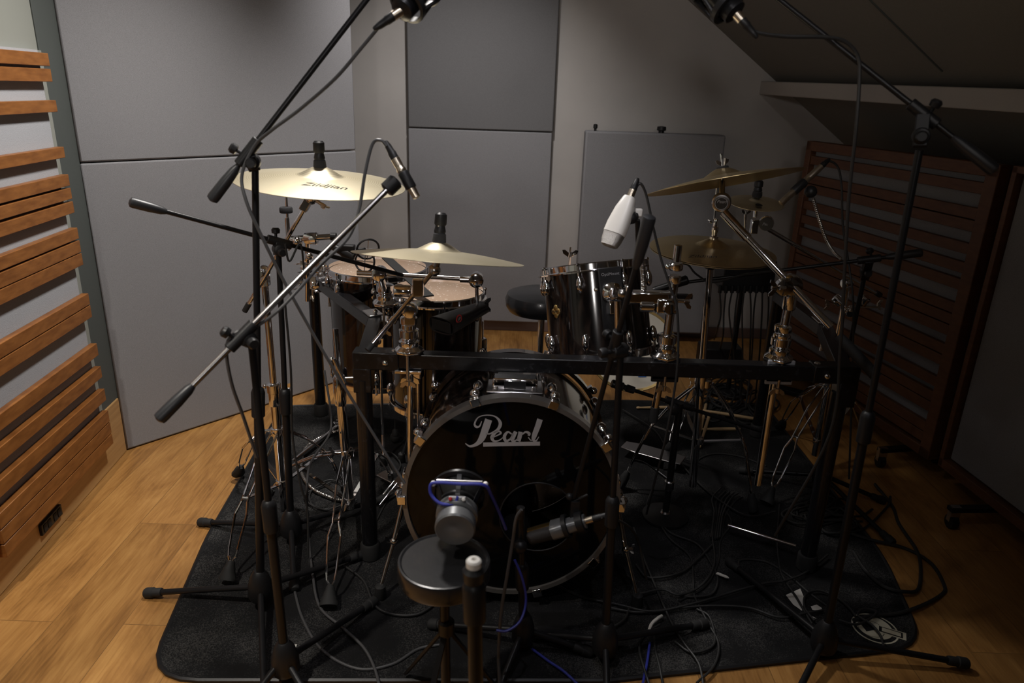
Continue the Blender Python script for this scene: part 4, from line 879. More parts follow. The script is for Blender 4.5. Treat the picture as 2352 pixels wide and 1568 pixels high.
# ------------------------------------------------------------ microphone stands
def mic_stand(label, base, hubz, feet, top, r=.011, boom=None, hub_r=.034, knobs=True, low=.5, hub_h=.075):
    """base hub cone with three legs, two-stage pole, boom (tail, pivot, tip)"""
    t = thing('microphone_stand', label, 'microphone stand', V((base.x, base.y, base.z)))
    hb = V((base.x, base.y, hubz))
    build('hub', MB().lathe([(hub_r*.9, -.01), (hub_r, .0), (hub_r*.96, hub_h*.45), (hub_r*.72, hub_h*.8), (hub_r*.45, hub_h), (r*1.1, hub_h+.003)], hb-Z*.02, Z, 28), 'black_plastic', t)
    for f in feet:
        f = V(f); d = V((f.x-hb.x, f.y-hb.y, 0)).normalized(); f2_ = V((f.x, f.y, f.z+.014)); s0_ = hb+d*hub_r*.6
        l = build('leg', MB().cyl(s0_, f2_, .0085, n=14), 'black_metal', t)
        ax3 = (f2_-s0_).normalized()
        build('rubber_foot', MB().lathe([(.011, -.035), (.0125, -.03), (.0125, -.01), (.015, -.008), (.0155, .012), (.013, .018), (.005, .02)], f2_, ax3, 16), 'rubber', l)
    topv = V(top); m1 = hb.lerp(topv, low)
    build('lower_pole', MB().cyl(hb, m1, r, n=20), 'black_metal', t)
    build('upper_pole', MB().cyl(m1, topv, r*.72, n=18), 'black_metal', t)
    build('clutch', MB().lathe([(r*1.0, -.05), (r*1.5, -.045), (r*1.55, .02), (r*1.25, .03), (r*.8, .034)], m1, (topv-hb), 20), 'black_plastic', t)
    if boom:
        tail, piv, tip, grip = boom; tail, piv, tip = V(tail), V(piv), V(tip); d = (tip-tail).normalized()
        pv = tail+d*(piv-tail).dot(d)
        build('boom', MB().cyl(tail+d*grip*.8, tip, .0062, n=16), 'chrome_dull' if label.find('chrome') >= 0 else 'black_metal', t)
        build('counterweight', MB().lathe([(.005, -.004), (.0125, 0), (.0135, .006), (.0128, grip*.55), (.0105, grip*.9), (.008, grip), (.0065, grip+.004)], tail, d, 20), 'grip', t)
        sdv = d.cross(V((0, 0, 1))).normalized()
        sdv = sdv if sdv.y < 0 else -sdv
        c_ = build('boom_clamp', MB().cyl(pv-d*.035, pv+d*.035, .0125, n=18).box(pv-Z*.004+(topv-pv)*.4, .026, .026, max(.02, (topv-pv).length*.9), sdv, (pv-topv) if (pv-topv).length > .004 else Z).lathe([(.010, -.02), (.017, -.017), (.018, .0), (.017, .017), (.010, .02)], pv.lerp(topv, .6), sdv, 20), 'black_plastic', t, bev=.002)
        build('knob', MB().lathe([(.005, .0), (.005, .018), (.011, .02), (.012, .03), (.009, .036)], pv.lerp(topv, .6)+sdv*.012, sdv, 14), 'black_plastic', c_)
        up_ = (Z-d*d.z).normalized(); kk = (up_-X*.3).normalized()
        build('knob', MB().lathe([(.004, .0), (.004, .02), (.011, .022), (.012, .032), (.008, .037)], pv-d*.01, kk, 14), 'black_plastic', c_)
    return t
def fz(x_, y_, z_=None):
    p = G(x_, y_, 0); return p
def inside(p): return -1.0 < p.x < 1.24 and p.y > 1.42
def ft(x_, y_):
    p = G(x_, y_, .012); p.z = CZ if inside(p) else 0; return p
# A: left, overhead
Ab = G(603, 1395, CZ); At = P(586, 385, Ab.y)
A_tip = P(1000, -205, 1.72)
mic_stand('tall black microphone stand at the left, boom rising out of the top edge', Ab, .075, [ft(347, 1362), ft(607, 1600), ft(825, 1282)], At, boom=(P(487, 458, 1.60), P(578, 355, 1.62), A_tip, .09))
# B: behind A, boom to the floor toms
Bb = G(672, 1248, CZ); Bt = P(640, 585, Bb.y)
mic_stand('black microphone stand behind the tall left one, boom sloping down right over the rack', Bb, .075, [ft(468, 1200), ft(676, 1350), ft(880, 1150)], Bt, boom=(P(300, 464, 1.80), P(645, 562, 1.96), P(925, 632, 2.16), .08))
# C: nearest, chrome boom with pencil microphone
Cb = G(660, 1572, 0); Ct = P(577, 778, Cb.y)
mic_stand('front left microphone stand with chrome boom pointing up right to a slim brass microphone', Cb, .075, [ft(852, 1392), G(560, 1640, 0), G(760, 1700, 0)], Ct, boom=(P(366, 962, 1.27), P(560, 775, Cb.y), P(893, 432, 1.56), .085))
# D: right overhead
Db = G(1886, 1505, 0); Dt = P(2112, 345, Db.y)
mic_stand('tall black microphone stand at the right, boom reaching out of the top edge', Db, .055, [ft(2205, 1528), G(1800, 1660, 0), ft(1680, 1300)], Dt, boom=(P(2283, 390, 1.50), P(2122, 262, 1.55), P(1700, -72, 1.74), .10))
# F: middle front, boom down to the kick drum port
Fb = G(1385, 1525, 0); Fb.z = CZ; Ftp = P(1425, 815, Fb.y)
mic_stand('black microphone stand in front of the rack, its boom dropping to the bass drum port', Fb, .075, [ft(1610, 1440), G(1395, 1660, 0), ft(1215, 1462)], Ftp, boom=(P(1492, 498, 1.41), P(1418, 800, 1.47), P(1318, 1142, 1.60), .11))
# G: short stand left of the port
Gb = G(1200, 1492, CZ); Gt = P(1196, 1175, 1.49)
gs = mic_stand('short black microphone stand in front of the bass drum, left of the port', Gb, .07, [ft(1140, 1600), ft(1345, 1500), ft(1000, 1440)], Gt, hub_r=.03)
build('swivel', MB().ball(P(1195, 1255, 1.48), .017, 16), 'black_plastic', gs)
build('top_sleeve', MB().cyl(P(1195, 1190, 1.49), P(1196, 1165, 1.49), .010), 'black_plastic', gs)
# H: front empty stand, cut by the bottom edge
Hb = V((P(1085, 1292, .97).x+.02, .97, 0)); Ht = P(1088, 1300, .97)
hst = mic_stand('near black microphone stand without a boom, cap whitened for its highlight, beside the small stool', Hb, .08, [V((Hb.x-.2, .85, 0)), V((Hb.x+.2, .87, 0)), V((Hb.x, 1.2, 0))], Ht, r=.0125, low=.9)
build('thread_cap', MB().lathe([(.008, -.004), (.0125, 0), (.0125, .010), (.010, .013), (.004, .0135), (.0035, .009)], Ht, Z, 20), 'white_paint', hst)  # white colour stands in for the bright highlight on a chrome thread
build('top_clutch', MB().lathe([(.010, -.03), (.016, -.028), (.018, -.008), (.012, -.002)], Ht, Z, 20), 'black_plastic', hst)
# E: rear right stand
Eb = G(1900, 1215, CZ); Et = P(1984, 640, Eb.y+.25); Eb = V((Et.x-.01, Et.y, CZ))
mic_stand('black microphone stand at the right behind the rack post, boom lying nearly level', Eb, .075, [ft(2042, 1240), ft(2022, 1148), V((Eb.x-.25, Eb.y+.12, CZ))], Et, boom=(P(2117, 580, Et.y-.12), P(1985, 600, Et.y), P(1560, 650, 2.45), .10))
# J: round-base stand with low boom
Jb = G(1527, 1187, CZ)
js = thing('round_base_stand', 'black microphone stand with a heavy round base on the carpet, low boom', 'microphone stand', Jb)
build('round_base', MB().lathe([(.078, 0), (.08, .004), (.079, .010), (.05, .016), (.018, .02)], Jb, Z, 48), 'black_metal', js)
Jt = P(1548, 925, Jb.y); Jt.x = Jb.x+.006
build('pole', MB().cyl(Jb+Z*.018, Jt, .0115, n=18), 'black_metal', js)
build('collar', MB().lathe([(.015, -.02), (.017, -.016), (.017, .012), (.013, .016)], Jb.lerp(Jt, .3), Z, 18).lathe([(.014, 0), (.018, .002), (.014, .008)], Jb+Z*.018, Z, 18), 'chrome_dull', js)
ja = P(1437, 890, Jb.y+.02); jb_ = P(1748, 990, Jb.y+.02); jm = P(1560, 927, Jb.y+.02)
build('boom', MB().cyl(ja, jb_, .0062, n=14), 'black_metal', js)
build('boom_clamp', MB().cyl(jm-(jb_-ja).normalized()*.05, jm+(jb_-ja).normalized()*.05, .0125, n=18).lathe([(.012, -.02), (.018, -.016), (.018, .016), (.012, .02)], P(1547, 938, Jb.y), Y_, 18), 'black_plastic', js)
build('counterweight', MB().lathe([(.012, 0), (.014, .004), (.014, .04), (.009, .044), (.009, .05), (.013, .054), (.012, .08)], ja-(jb_-ja).normalized()*.05, (jb_-ja).normalized(), 18), 'grip', js)

# ------------------------------------------------------------ microphones
def xlr(parent, p, d, sock=.0, k=1.):
    d = V(d).normalized(); o = build('connector', MB().lathe([(.0098, -.002), (.0098, .02*k+sock), (.0085, .021*k+sock)], p, d, 18), 'nickel', parent)
    p = V(p)+d*(.018*k+sock)
    build('cable_plug', MB().lathe([(.0092, 0), (.0092, .022*k), (.0082, .024*k), (.0072, .045*k), (.0045, .06*k), (.0035, .062*k)], p, d, 16), 'black_plastic', parent); return p+d*.06*k
# pencil mic on C
pm = thing('pencil_microphone', 'slim brass-coloured pencil microphone held on the front chrome boom', 'microphone', P(930, 400, 1.58))
pA_ = P(958, 455, 1.58); pB_ = P(905, 360, 1.60); dv = (pB_-pA_).normalized()
build('body', MB().lathe([(.004, 0), (.0085, .002), (.0088, .012), (.0092, .014), (.0092, .064), (.0105, .066), (.0105, .071), (.0092, .073), (.0092, .082)], pA_, dv, 20), 'nickel', pm)
build('clip', MB().lathe([(.0115, .024), (.0125, .027), (.0125, .060), (.0115, .063)], pA_, dv, 18), 'black_plastic', pm)
build('clip_swivel', MB().lathe([(.012, -.018), (.0175, -.015), (.0175, .012), (.012, .016)], P(900, 425, 1.57), (P(925, 402, 1.58)-P(880, 445, 1.56)), 14), 'black_plastic', pm)
xlr(pm, pA_+dv*.082, dv, 0, .72)
pmc = pA_+dv*.16
# pencil mic right on E gooseneck
rm = thing('pencil_microphone', 'silver pencil microphone aimed down left on a gooseneck, before the slatted gobo', 'microphone', P(1835, 435, 2.3))
pA2 = P(1792, 468, 2.28); pB2 = P(1880, 388, 2.32); dv2 = (pB2-pA2).normalized(); L2 = (pB2-pA2).length
build('body', MB().lathe([(.006, 0), (.0105, .002), (.0105, L2*.72), (.0098, L2*.73), (.0105, L2*.75), (.0105, L2)], pA2, dv2, 20), 'nickel', rm)
build('clip', MB().lathe([(.013, L2*.35), (.014, L2*.37), (.014, L2*.62), (.013, L2*.64)], pA2, dv2, 18).ball(P(1862, 440, 2.31), .02, 12), 'black_plastic', rm)
xlr(rm, pB2, dv2, 0, .6)
gn_pts = [P(1868, 455, 2.31), P(1882, 505, 2.31), P(1898, 550, 2.32), P(1915, 578, 2.33), P(1932, 594, 2.33)]
rib = lambda t: 1+.16*math.sin(t*300)
gz = MB().path(gn_pts, .005, 10, 60, rfun=rib)
build('gooseneck', gz, 'hose', rm)
# white side-address mic over the rack tom
wm = thing('white_microphone', 'white large microphone with silver mesh, hanging tilted over the rack tom', 'microphone', P(1420, 520, 1.85))
w0 = P(1398, 566, 1.83); w1 = P(1447, 452, 1.87); wd = (w1-w0).normalized(); us, vs_, as_ = basis(wd, V((.9, -.4, .3)))
def sq_ring(mb, c_, a_r, b_r, n_=28, p_=3.2):
    i0 = len(mb.v)
    for k in range(n_):
        a = 2*PI*k/n_; cx, sx = math.cos(a), math.sin(a)
        mb.v.append(c_+us*(abs(cx)**(2/p_)*(1 if cx > 0 else -1)*a_r)+vs_*(abs(sx)**(2/p_)*(1 if sx > 0 else -1)*b_r))
    return list(range(i0, i0+n_))
WL = (w1-w0).length
mb = MB(); mb.loft([sq_ring(mb, w0+wd*(WL*t), a_r, b_r) for t, a_r, b_r in ((0, .017, .012), (.02, .0215, .016), (.12, .026, .0185), (.26, .0275, .02))]); build('grille', mb, 'grille', wm)
mb = MB(); mb.loft([sq_ring(mb, w0+wd*(WL*t), a_r, b_r) for t, a_r, b_r in ((.262, .0285, .021), (.45, .0285, .021), (.75, .024, .0185), (.96, .0165, .014), (1.0, .014, .012))]); build('body', mb, 'white_paint', wm)
xlr(wm, w1, wd, .008, .55)
build('clip', MB().cyl(P(1440, 500, 1.86), P(1462, 495, 1.87), .014, .011, 16).ball(P(1450, 500, 1.86), .017, 12), 'black_plastic', wm)
build('clip_yoke', MB().box(P(1467, 488, 1.87), .018, .016, .02), 'white_paint', wm, bev=.003)
build('support_rod', MB().cyl(P(1464, 505, 1.88), P(1466, 570, 1.9), .007, n=12), 'black_metal', wm)
gn2 = [P(1466, 560, 1.9), P(1474, 600, 1.9), P(1478, 640, 1.9), P(1478, 690, 1.9)]
build('gooseneck', MB().path(gn2, .0075, 10, 60, rfun=rib), 'hose', wm)
# overhead condensers hanging from the booms at the top
def overhead(label, c_, d, out):
    t = thing('overhead_microphone', label, 'microphone', c_)
    u7, v7, a7 = basis(d, X)
    build('body', MB().lathe([(.012, -.05), (.024, -.045), (.025, .03), (.024, .1), (.018, .12)], c_, d, 24), 'black_metal', t)
    build('shock_mount', MB().lathe([(.034, -.03), (.040, -.028), (.040, -.016), (.034, -.014), (.034, -.03)], c_, d, 28, False).lathe([(.036, .03), (.042, .032), (.042, .044), (.036, .046), (.036, .03)], c_, d, 28, False), 'black_plastic', t)
    for k in range(8):
        a = 2*PI*k/8; n7 = u7*math.cos(a)+v7*math.sin(a); n8 = u7*math.cos(a+.4)+v7*math.sin(a+.4)
        build('cage_rib', MB().cyl(c_+n7*.037-a7*.02, c_+n8*.039+a7*.036, .004, n=8), 'black_plastic', t)
    q_ = out.normalized(); b_ = c_-a7*.045
    return xlr(t, b_, q_, .004, .8)
o1 = overhead('black overhead microphone in its shock mount, at the top edge left of centre', P(950, -6, 1.60), (P(1000, -60, 1.66)-P(945, 0, 1.60)), P(888, 42, 1.58)-P(928, 15, 1.59))
o2 = overhead('black overhead microphone in its shock mount, at the top edge right of centre', P(1655, -4, 1.62), (P(1600, -60, 1.66)-P(1660, 0, 1.62)), P(1712, 62, 1.60)-P(1682, 28, 1.61))
for s_, (a, b) in enumerate(((P(1000, -205, 1.72), P(985, -45, 1.62)), (P(1700, -72, 1.74), P(1640, -45, 1.64)))):
    pass
# kick mic at the port
km = thing('kick_microphone', 'grey angular microphone in an elastic mount, pointing into the bass drum port', 'microphone', P(1300, 1212, 1.58))
k0 = P(1215, 1232, 1.60); k1_ = P(1345, 1196, 1.58); kd = (k1_-k0).normalized(); KL = (k1_-k0).length
us, vs_, as_ = basis(kd, Z)
mb = MB(); mb.loft([sq_ring(mb, k0+kd*(KL*t), a_r, b_r) for t, a_r, b_r in ((0, .014, .018), (.05, .018, .024), (.42, .019, .025))]); build('grille', mb, 'grille_dark', km)
mb = MB(); mb.loft([sq_ring(mb, k0+kd*(KL*t), a_r, b_r) for t, a_r, b_r in ((.42, .021, .027), (.6, .021, .026), (.66, .018, .02), (1.0, .016, .018))]); build('body', mb, 'magnet', km)
build('trim_strip', MB().box(k0+kd*(KL*.22)+us*.019, KL*.4, .014, .003, kd, us), 'gold', km)
build('elastic_mount', MB().lathe([(.026, KL*.62), (.031, KL*.63), (.031, KL*.7), (.026, KL*.71), (.026, KL*.62)], k0, kd, 24, False).lathe([(.024, KL*.85), (.029, KL*.86), (.029, KL*.97), (.024, KL*.98), (.024, KL*.85)], k0, kd, 12, False), 'black_plastic', km)
xlr(km, k1_, kd)
build('mount_arm', MB().box(P(1320, 1168, 1.60), .022, .02, .05).cyl(P(1318, 1150, 1.60), P(1350, 1136, 1.60), .004).ball(P(1308, 1140, 1.60), .01), 'black_plastic', km)
# tom mic with open ring mount near the floor toms
tmm = thing('tom_microphone', 'black microphone in a round wire mount over the far floor tom', 'microphone', P(845, 600, 2.4))
build('body', MB().lathe([(.012, 0), (.02, .006), (.021, .03), (.014, .05), (.011, .09)], P(815, 592, 2.38), V((-.6, 0, .3)), 18), 'black_plastic', tmm)
for cx, cy, rr, nn in ((845, 572, .038, V((.5, -1, -.4))), (838, 600, .036, V((-.3, -1, .2)))):
    cc = P(cx, cy, 2.4); u7, v7, a7 = basis(nn, Z)
    build('ring', MB().path([cc+u7*math.cos(2*PI*k/28)*rr+v7*math.sin(2*PI*k/28)*rr for k in range(29)], .0035, 8, smooth=False), 'black_plastic', tmm)
    build('spoke', MB().cyl(cc-u7*rr, cc+u7*rr, .0018).cyl(cc-v7*rr, cc+v7*rr, .0018), 'chrome_dull', tmm)
build('mount_block', MB().box(P(798, 572, 2.38), .05, .03, .03, V((1, 0, .3))).cyl(P(780, 580, 2.38), P(840, 572, 2.39), .006), 'black_plastic', tmm, bev=.003)
# black flat strap across the far floor tom
single('rubber_strap', MB().bar(P(888, 592, 2.55), P(985, 680, 2.2), .035, .004), 'rubber', 'wide black strap running diagonally between the two floor toms', 'strap')
# hi-hat mic on the level boom (dark, left end)
hm = thing('hat_microphone', 'black microphone on the end of the level boom, under the hi-hat', 'microphone', P(1520, 640, 2.4))
build('body', MB().lathe([(.012, 0), (.014, .01), (.013, .07), (.016, .08), (.017, .12), (.012, .125)], P(1500, 668, 2.42), V((.9, .0, .35)), 18), 'black_metal', hm)
build('clip', MB().box(P(1560, 680, 2.42), .09, .02, .014, V((1, 0, -.25))).ball(P(1505, 676, 2.42), .02, 12), 'black_plastic', hm)

# ------------------------------------------------------------ stage box, sticks, small floor things
sbx = thing('stage_box', 'black cable breakout box hung with cables, in shade behind the hi-hat', 'stage box', P(1710, 850, 3.3)-Z*0)
bc = P(1710, 625, 3.35)
build('case', MB().box(bc, .24, .16, .15), 'black_plastic', sbx, bev=.005)
build('stand_pole', MB().cyl(V((bc.x, 3.35, .0)), bc, .012, n=12), 'black_metal', sbx)
build('stand_base', MB().lathe([(.10, 0), (.10, .01), (.02, .02)], V((bc.x, 3.35, 0)), Z, 24), 'black_metal', sbx)
for k in range(9):
    xx = 1655+k*14
    build('plug', MB().cyl(P(xx, 655, 3.26), P(xx-2, 672, 3.26), .009, n=8), 'black_plastic', sbx)
for k in range(9):
    xx = 1655+k*14; e_ = [(1640, 770), (1652, 800), (1690, 900), (1668, 840), (1700, 910), (1720, 880), (1712, 930), (1735, 900), (1745, 940)][k]
    single('hanging_cable', MB().path([P(xx-2, 670, 3.26), P(xx-4+random.uniform(-6, 6), 720, 3.25), P((xx+e_[0])/2, (720+e_[1])/2+10, 3.22), G(e_[0], e_[1]+10, .01)], .0042, 6, 6), 'cable', 'black cable hanging from the stage box to the floor', 'cable', 'cables hanging from the stage box')
bxo = P(1668, 800, 3.6)
single('floor_box', MB().box(V((G(1660, 850, 0).x, G(1660, 850, 0).y+.1, .055)), .22, .14, .11), 'black_plastic', 'low black box on the floor behind the hi-hat stand', 'box', bev=.008)
def drumstick(label, a, b, r=.0075):
    a, b = V(a), V(b); L_ = (b-a).length
    single('drumstick', MB().lathe([(.003, 0), (.0055, .003), (.0062, .010), (.004, .018), (r*.8, L_*.35), (r, L_*.45), (r, L_-.006), (r*.6, L_)], a, b-a, 14), 'stick', label, 'drumstick', 'drumsticks on the floor by the hi-hat')
q_ = lambda x_, y_, z_=.018: G(x_, y_, z_)
drumstick('pale drumstick lying level, tip at the left beside the tom holder pipe', q_(1462, 936), q_(1560, 935))
drumstick('drumstick with printed text, lying across the others behind the hi-hat stand', q_(1592, 938, .03), q_(1735, 962, .03))
drumstick('left one of two drumsticks pointing at the camera behind the hi-hat pole', q_(1598, 1032), q_(1622, 928))
drumstick('right one of two drumsticks pointing at the camera behind the hi-hat pole', q_(1607, 1026), q_(1632, 945))
drumstick('drumstick mostly hidden under the pile behind the hi-hat stand', q_(1600, 985, .014), q_(1700, 985, .014))
single('foot_switch', MB().box(G(1805, 895, .015), .16, .06, .022, V((.8, -.6, 0))), 'black_plastic', 'flat black foot pedal on the wood floor behind the right rack bar', 'pedal', bev=.004)
single('paper_scrap', MB().prism([(-.008, -.01), (.01, -.006), (.008, .012), (-.006, .009)], G(672, 1489, CZ), X, Z, .004), 'paper', 'small crumpled white paper on the carpet at the front left', 'paper')
bl_ = thing('bulb_blower', 'small black rubber bulb on the carpet left of the bass drum', 'bulb', G(908, 1010, CZ))
build('bulb', MB().ball(G(908, 1004, .03), .022, 16, (1, 1, 1.1)), 'rubber', bl_); build('nozzle', MB().lathe([(.016, 0), (.012, .02), (.004, .028), (.003, .07)], G(908, 998, .045), Z, 12), 'rubber', bl_)
# folded chrome boom and gooseneck lying on the carpet, left
lb = thing('loose_boom', 'chrome boom rod lying on the carpet behind the left chrome stands', 'boom rod', G(740, 1010, CZ))
build('rod', MB().cyl(G(672, 1060, .03), G(782, 972, .03), .0085, n=14), 'chrome', lb)
build('clamp', MB().box(G(782, 968, .03), .03, .03, .025).wing(G(775, 975, .045), Z, X, .014), 'chrome', lb)
single('gooseneck_hose', MB().path([G(795, 985, .03), G(745, 1000, .02), G(702, 1030, .016), G(692, 1080, .016), G(715, 1120, .016), G(760, 1143, .016), G(790, 1150, .016)], .007, 10, 40, rfun=lambda t: 1+.15*math.sin(t*420)), 'hose', 'metal gooseneck curled on the carpet behind the left chrome stands', 'gooseneck')
# long steel rod lying at the right
single('steel_rod', MB().cyl(G(1672, 1206, .05), G(1828, 1254, .05), .006, n=12), 'chrome', 'thin bright steel rod lying on the carpet left of the right rack post', 'rod')

single('cable_tag', MB().prism([(-.020, -.006), (.012, -.004), (.020, 0), (.012, .005), (-.018, .004)], G(1660, 1322, CZ+.012), V((.8, -.6, 0)), Z, .003), 'paper', 'small white tag on a cable, middle right of the carpet', 'cable tag')
single('cable_tie', MB().path([G(1490, 1450, .02), G(1497, 1432, .026), G(1510, 1420, .03), G(1520, 1414, .024)], .0045, 8, 5), 'paper', 'pale frayed tie on the cables beside the middle stand leg', 'cable tie')
# ------------------------------------------------------------ cables
CN = [0]
def cable(label, pts, r=.0034, m='cable', grp=None, z=None):
    CN[0] += 1; out = []
    for p in pts:
        if len(p) == 2:
            q_ = G(p[0], p[1], .012); zz = (CZ if inside(q_) else 0)+r+(CN[0] % 4)*.0035
            out.append(V((q_.x, q_.y, zz)))
        else: out.append(P(*p))
    return single('cable', MB().path(out, r, 8, 7), m, label, 'cable', grp)
cable('grey cable running beside the left boom down from the top left overhead microphone', [(o1.x and 884, 45, 1.58), (830, 110, 1.585), (770, 180, 1.59), (690, 250, 1.6), (625, 298, 1.6), (585, 335, 1.61), (556, 400, 1.60), (565, 460, 1.58), (600, 540, 1.58), (660, 660, 1.6), (750, 820, 1.62), (860, 1000, 1.63), (930, 1110, 1.6)], .0038, 'cable_grey')
pmc_ = pmc
cable('cable looping up from the slim brass microphone and down along the chrome boom', [(888, 335, 1.60), (874, 322, 1.6), (855, 332, 1.6), (838, 400, 1.58), (825, 480, 1.56), (800, 545, 1.53), (740, 605, 1.48), (690, 660, 1.43), (640, 712, 1.40), (590, 748, 1.39), (540, 765, 1.37), (520, 800, 1.37), (532, 880, 1.38), (560, 960, 1.4), (590, 1050, 1.42)], .0036, 'cable_grey')
cable('dark cable hanging from the boom of the right overhead microphone to the floor', [(1714, 64, 1.6), (1745, 76, 1.6), (1810, 84, 1.6), (1890, 85, 1.6), (1940, 95, 1.6), (1970, 128, 1.6), (1974, 180, 1.6), (1966, 300, 1.6), (1950, 450, 1.62), (1940, 620, 1.64), (1930, 800, 1.66), (1905, 1000, 1.68), (1780, 1230, 1.72)], .004)
cable('dark cable curving over from the silver pencil microphone beside the right gobo', [(1887, 380, 2.34), (1905, 370, 2.34), (1925, 385, 2.34), (1933, 430, 2.34), (1936, 520, 2.34), (1950, 610, 2.33), (1960, 700, 2.3), (1958, 850, 2.3), (1950, 1100, 2.2)], .0036)
cable('thin cable dropping from the white microphone behind the tom holder pipe', [(1462, 428, 1.88), (1472, 422, 1.88), (1485, 450, 1.88), (1500, 520, 1.87), (1520, 600, 1.86), (1540, 660, 1.85), (1556, 720, 1.84), (1555, 850, 1.83), (1530, 1000, 1.82), (1500, 1120, 1.85), (1485, 1180, 1.9)], .0034)
cable('cable curling from the black microphone under the hi-hat', [(1560, 605, 2.4), (1580, 608, 2.4), (1600, 630, 2.4), (1640, 648, 2.4), (1720, 628, 2.35), (1800, 622, 2.3)], .0034)
cable('bright blue cable looped on the speaker driver and hanging to the floor', [(1052, 1140, 1.325), (1042, 1156, 1.32), (1012, 1156, 1.32), (990, 1135, 1.33), (990, 1112, 1.335), (1010, 1108, 1.335), (1055, 1111, 1.335), (1112, 1114, 1.335), (1130, 1140, 1.36), (1148, 1180, 1.4), (1162, 1215, 1.42)], .0035, 'cable_blue')
cable('blue cable continuing below the short stand in a hanging curve', [(1182, 1285, 1.47), (1200, 1330, 1.46), (1208, 1380, 1.45), (1195, 1425, 1.42), (1165, 1448, 1.4), (1140, 1447, 1.4)], .0032, 'cable_blue')
cable('blue cable crossing the front edge of the carpet', [(1222, 1492), (1260, 1520), (1300, 1548), (1360, 1600)], .0035, 'cable_blue')
cable('short blue cable end at the front edge of the carpet, right of centre', [(1492, 1480), (1485, 1530), (1470, 1600)], .0035, 'cable_blue')
cable('grey cable hanging from the top of the short stand to the floor', [(1198, 1170, 1.47), (1186, 1190, 1.47), (1178, 1240, 1.47), (1165, 1320, 1.45), (1152, 1400, 1.43), (1145, 1500, 1.41), (1150, 1600, 1.36)], .0042, 'cable_grey')
cable('dark cable running from the kick microphone connector to the right', [(1382, 1188, 1.56), (1420, 1195, 1.6), (1450, 1215, 1.65), (1468, 1250, 1.7), (1485, 1330, 1.68)], .0034)
cable('cable running down beside the second left microphone stand', [(655, 560, 1.92), (665, 600, 1.92), (690, 560, 1.94), (700, 640, 1.95)], .003)
cable('cable falling along the pole of the second left microphone stand', [(655, 700, 1.93), (668, 850, 1.93), (672, 1000, 1.92), (690, 1110, 1.9), (706, 1170, 1.9), (708, 1280, 1.86)], .0034)
cable('cable running past the left chrome stand down to the front of the carpet', [(745, 850, 2.2), (760, 950, 2.15), (755, 1000, 2.1), (715, 1060, 2.0), (705, 1120, 1.9), (708, 1220), (718, 1320), (735, 1400), (790, 1450), (840, 1500), (868, 1560), (870, 1620)], .0038, 'cable_grey')
cable('cable curving along the front left of the carpet', [(675, 1350), (695, 1420), (740, 1492), (820, 1535), (900, 1525), (960, 1490), (1010, 1480)], .0038, 'cable_grey')
cable('cable arcing from the left rack post foot across to the short stand', [(790, 1300), (835, 1335), (860, 1390), (900, 1412), (960, 1412), (1010, 1380)], .0036)
cable('small coil of cable between the left chrome stands', [(760, 1110), (700, 1140), (730, 1170), (780, 1165), (800, 1130), (760, 1105), (715, 1130), (720, 1165), (780, 1175), (820, 1150)], .003)
cable('cable behind the left rack post curving past the bass drum', [(870, 1040), (900, 1045), (920, 1070), (905, 1095), (870, 1100)], .003)
cable('cable lying from behind the floor tom to the bass drum', [(862, 1200), (890, 1150), (930, 1120), (860, 1090), (850, 1085)], .003)
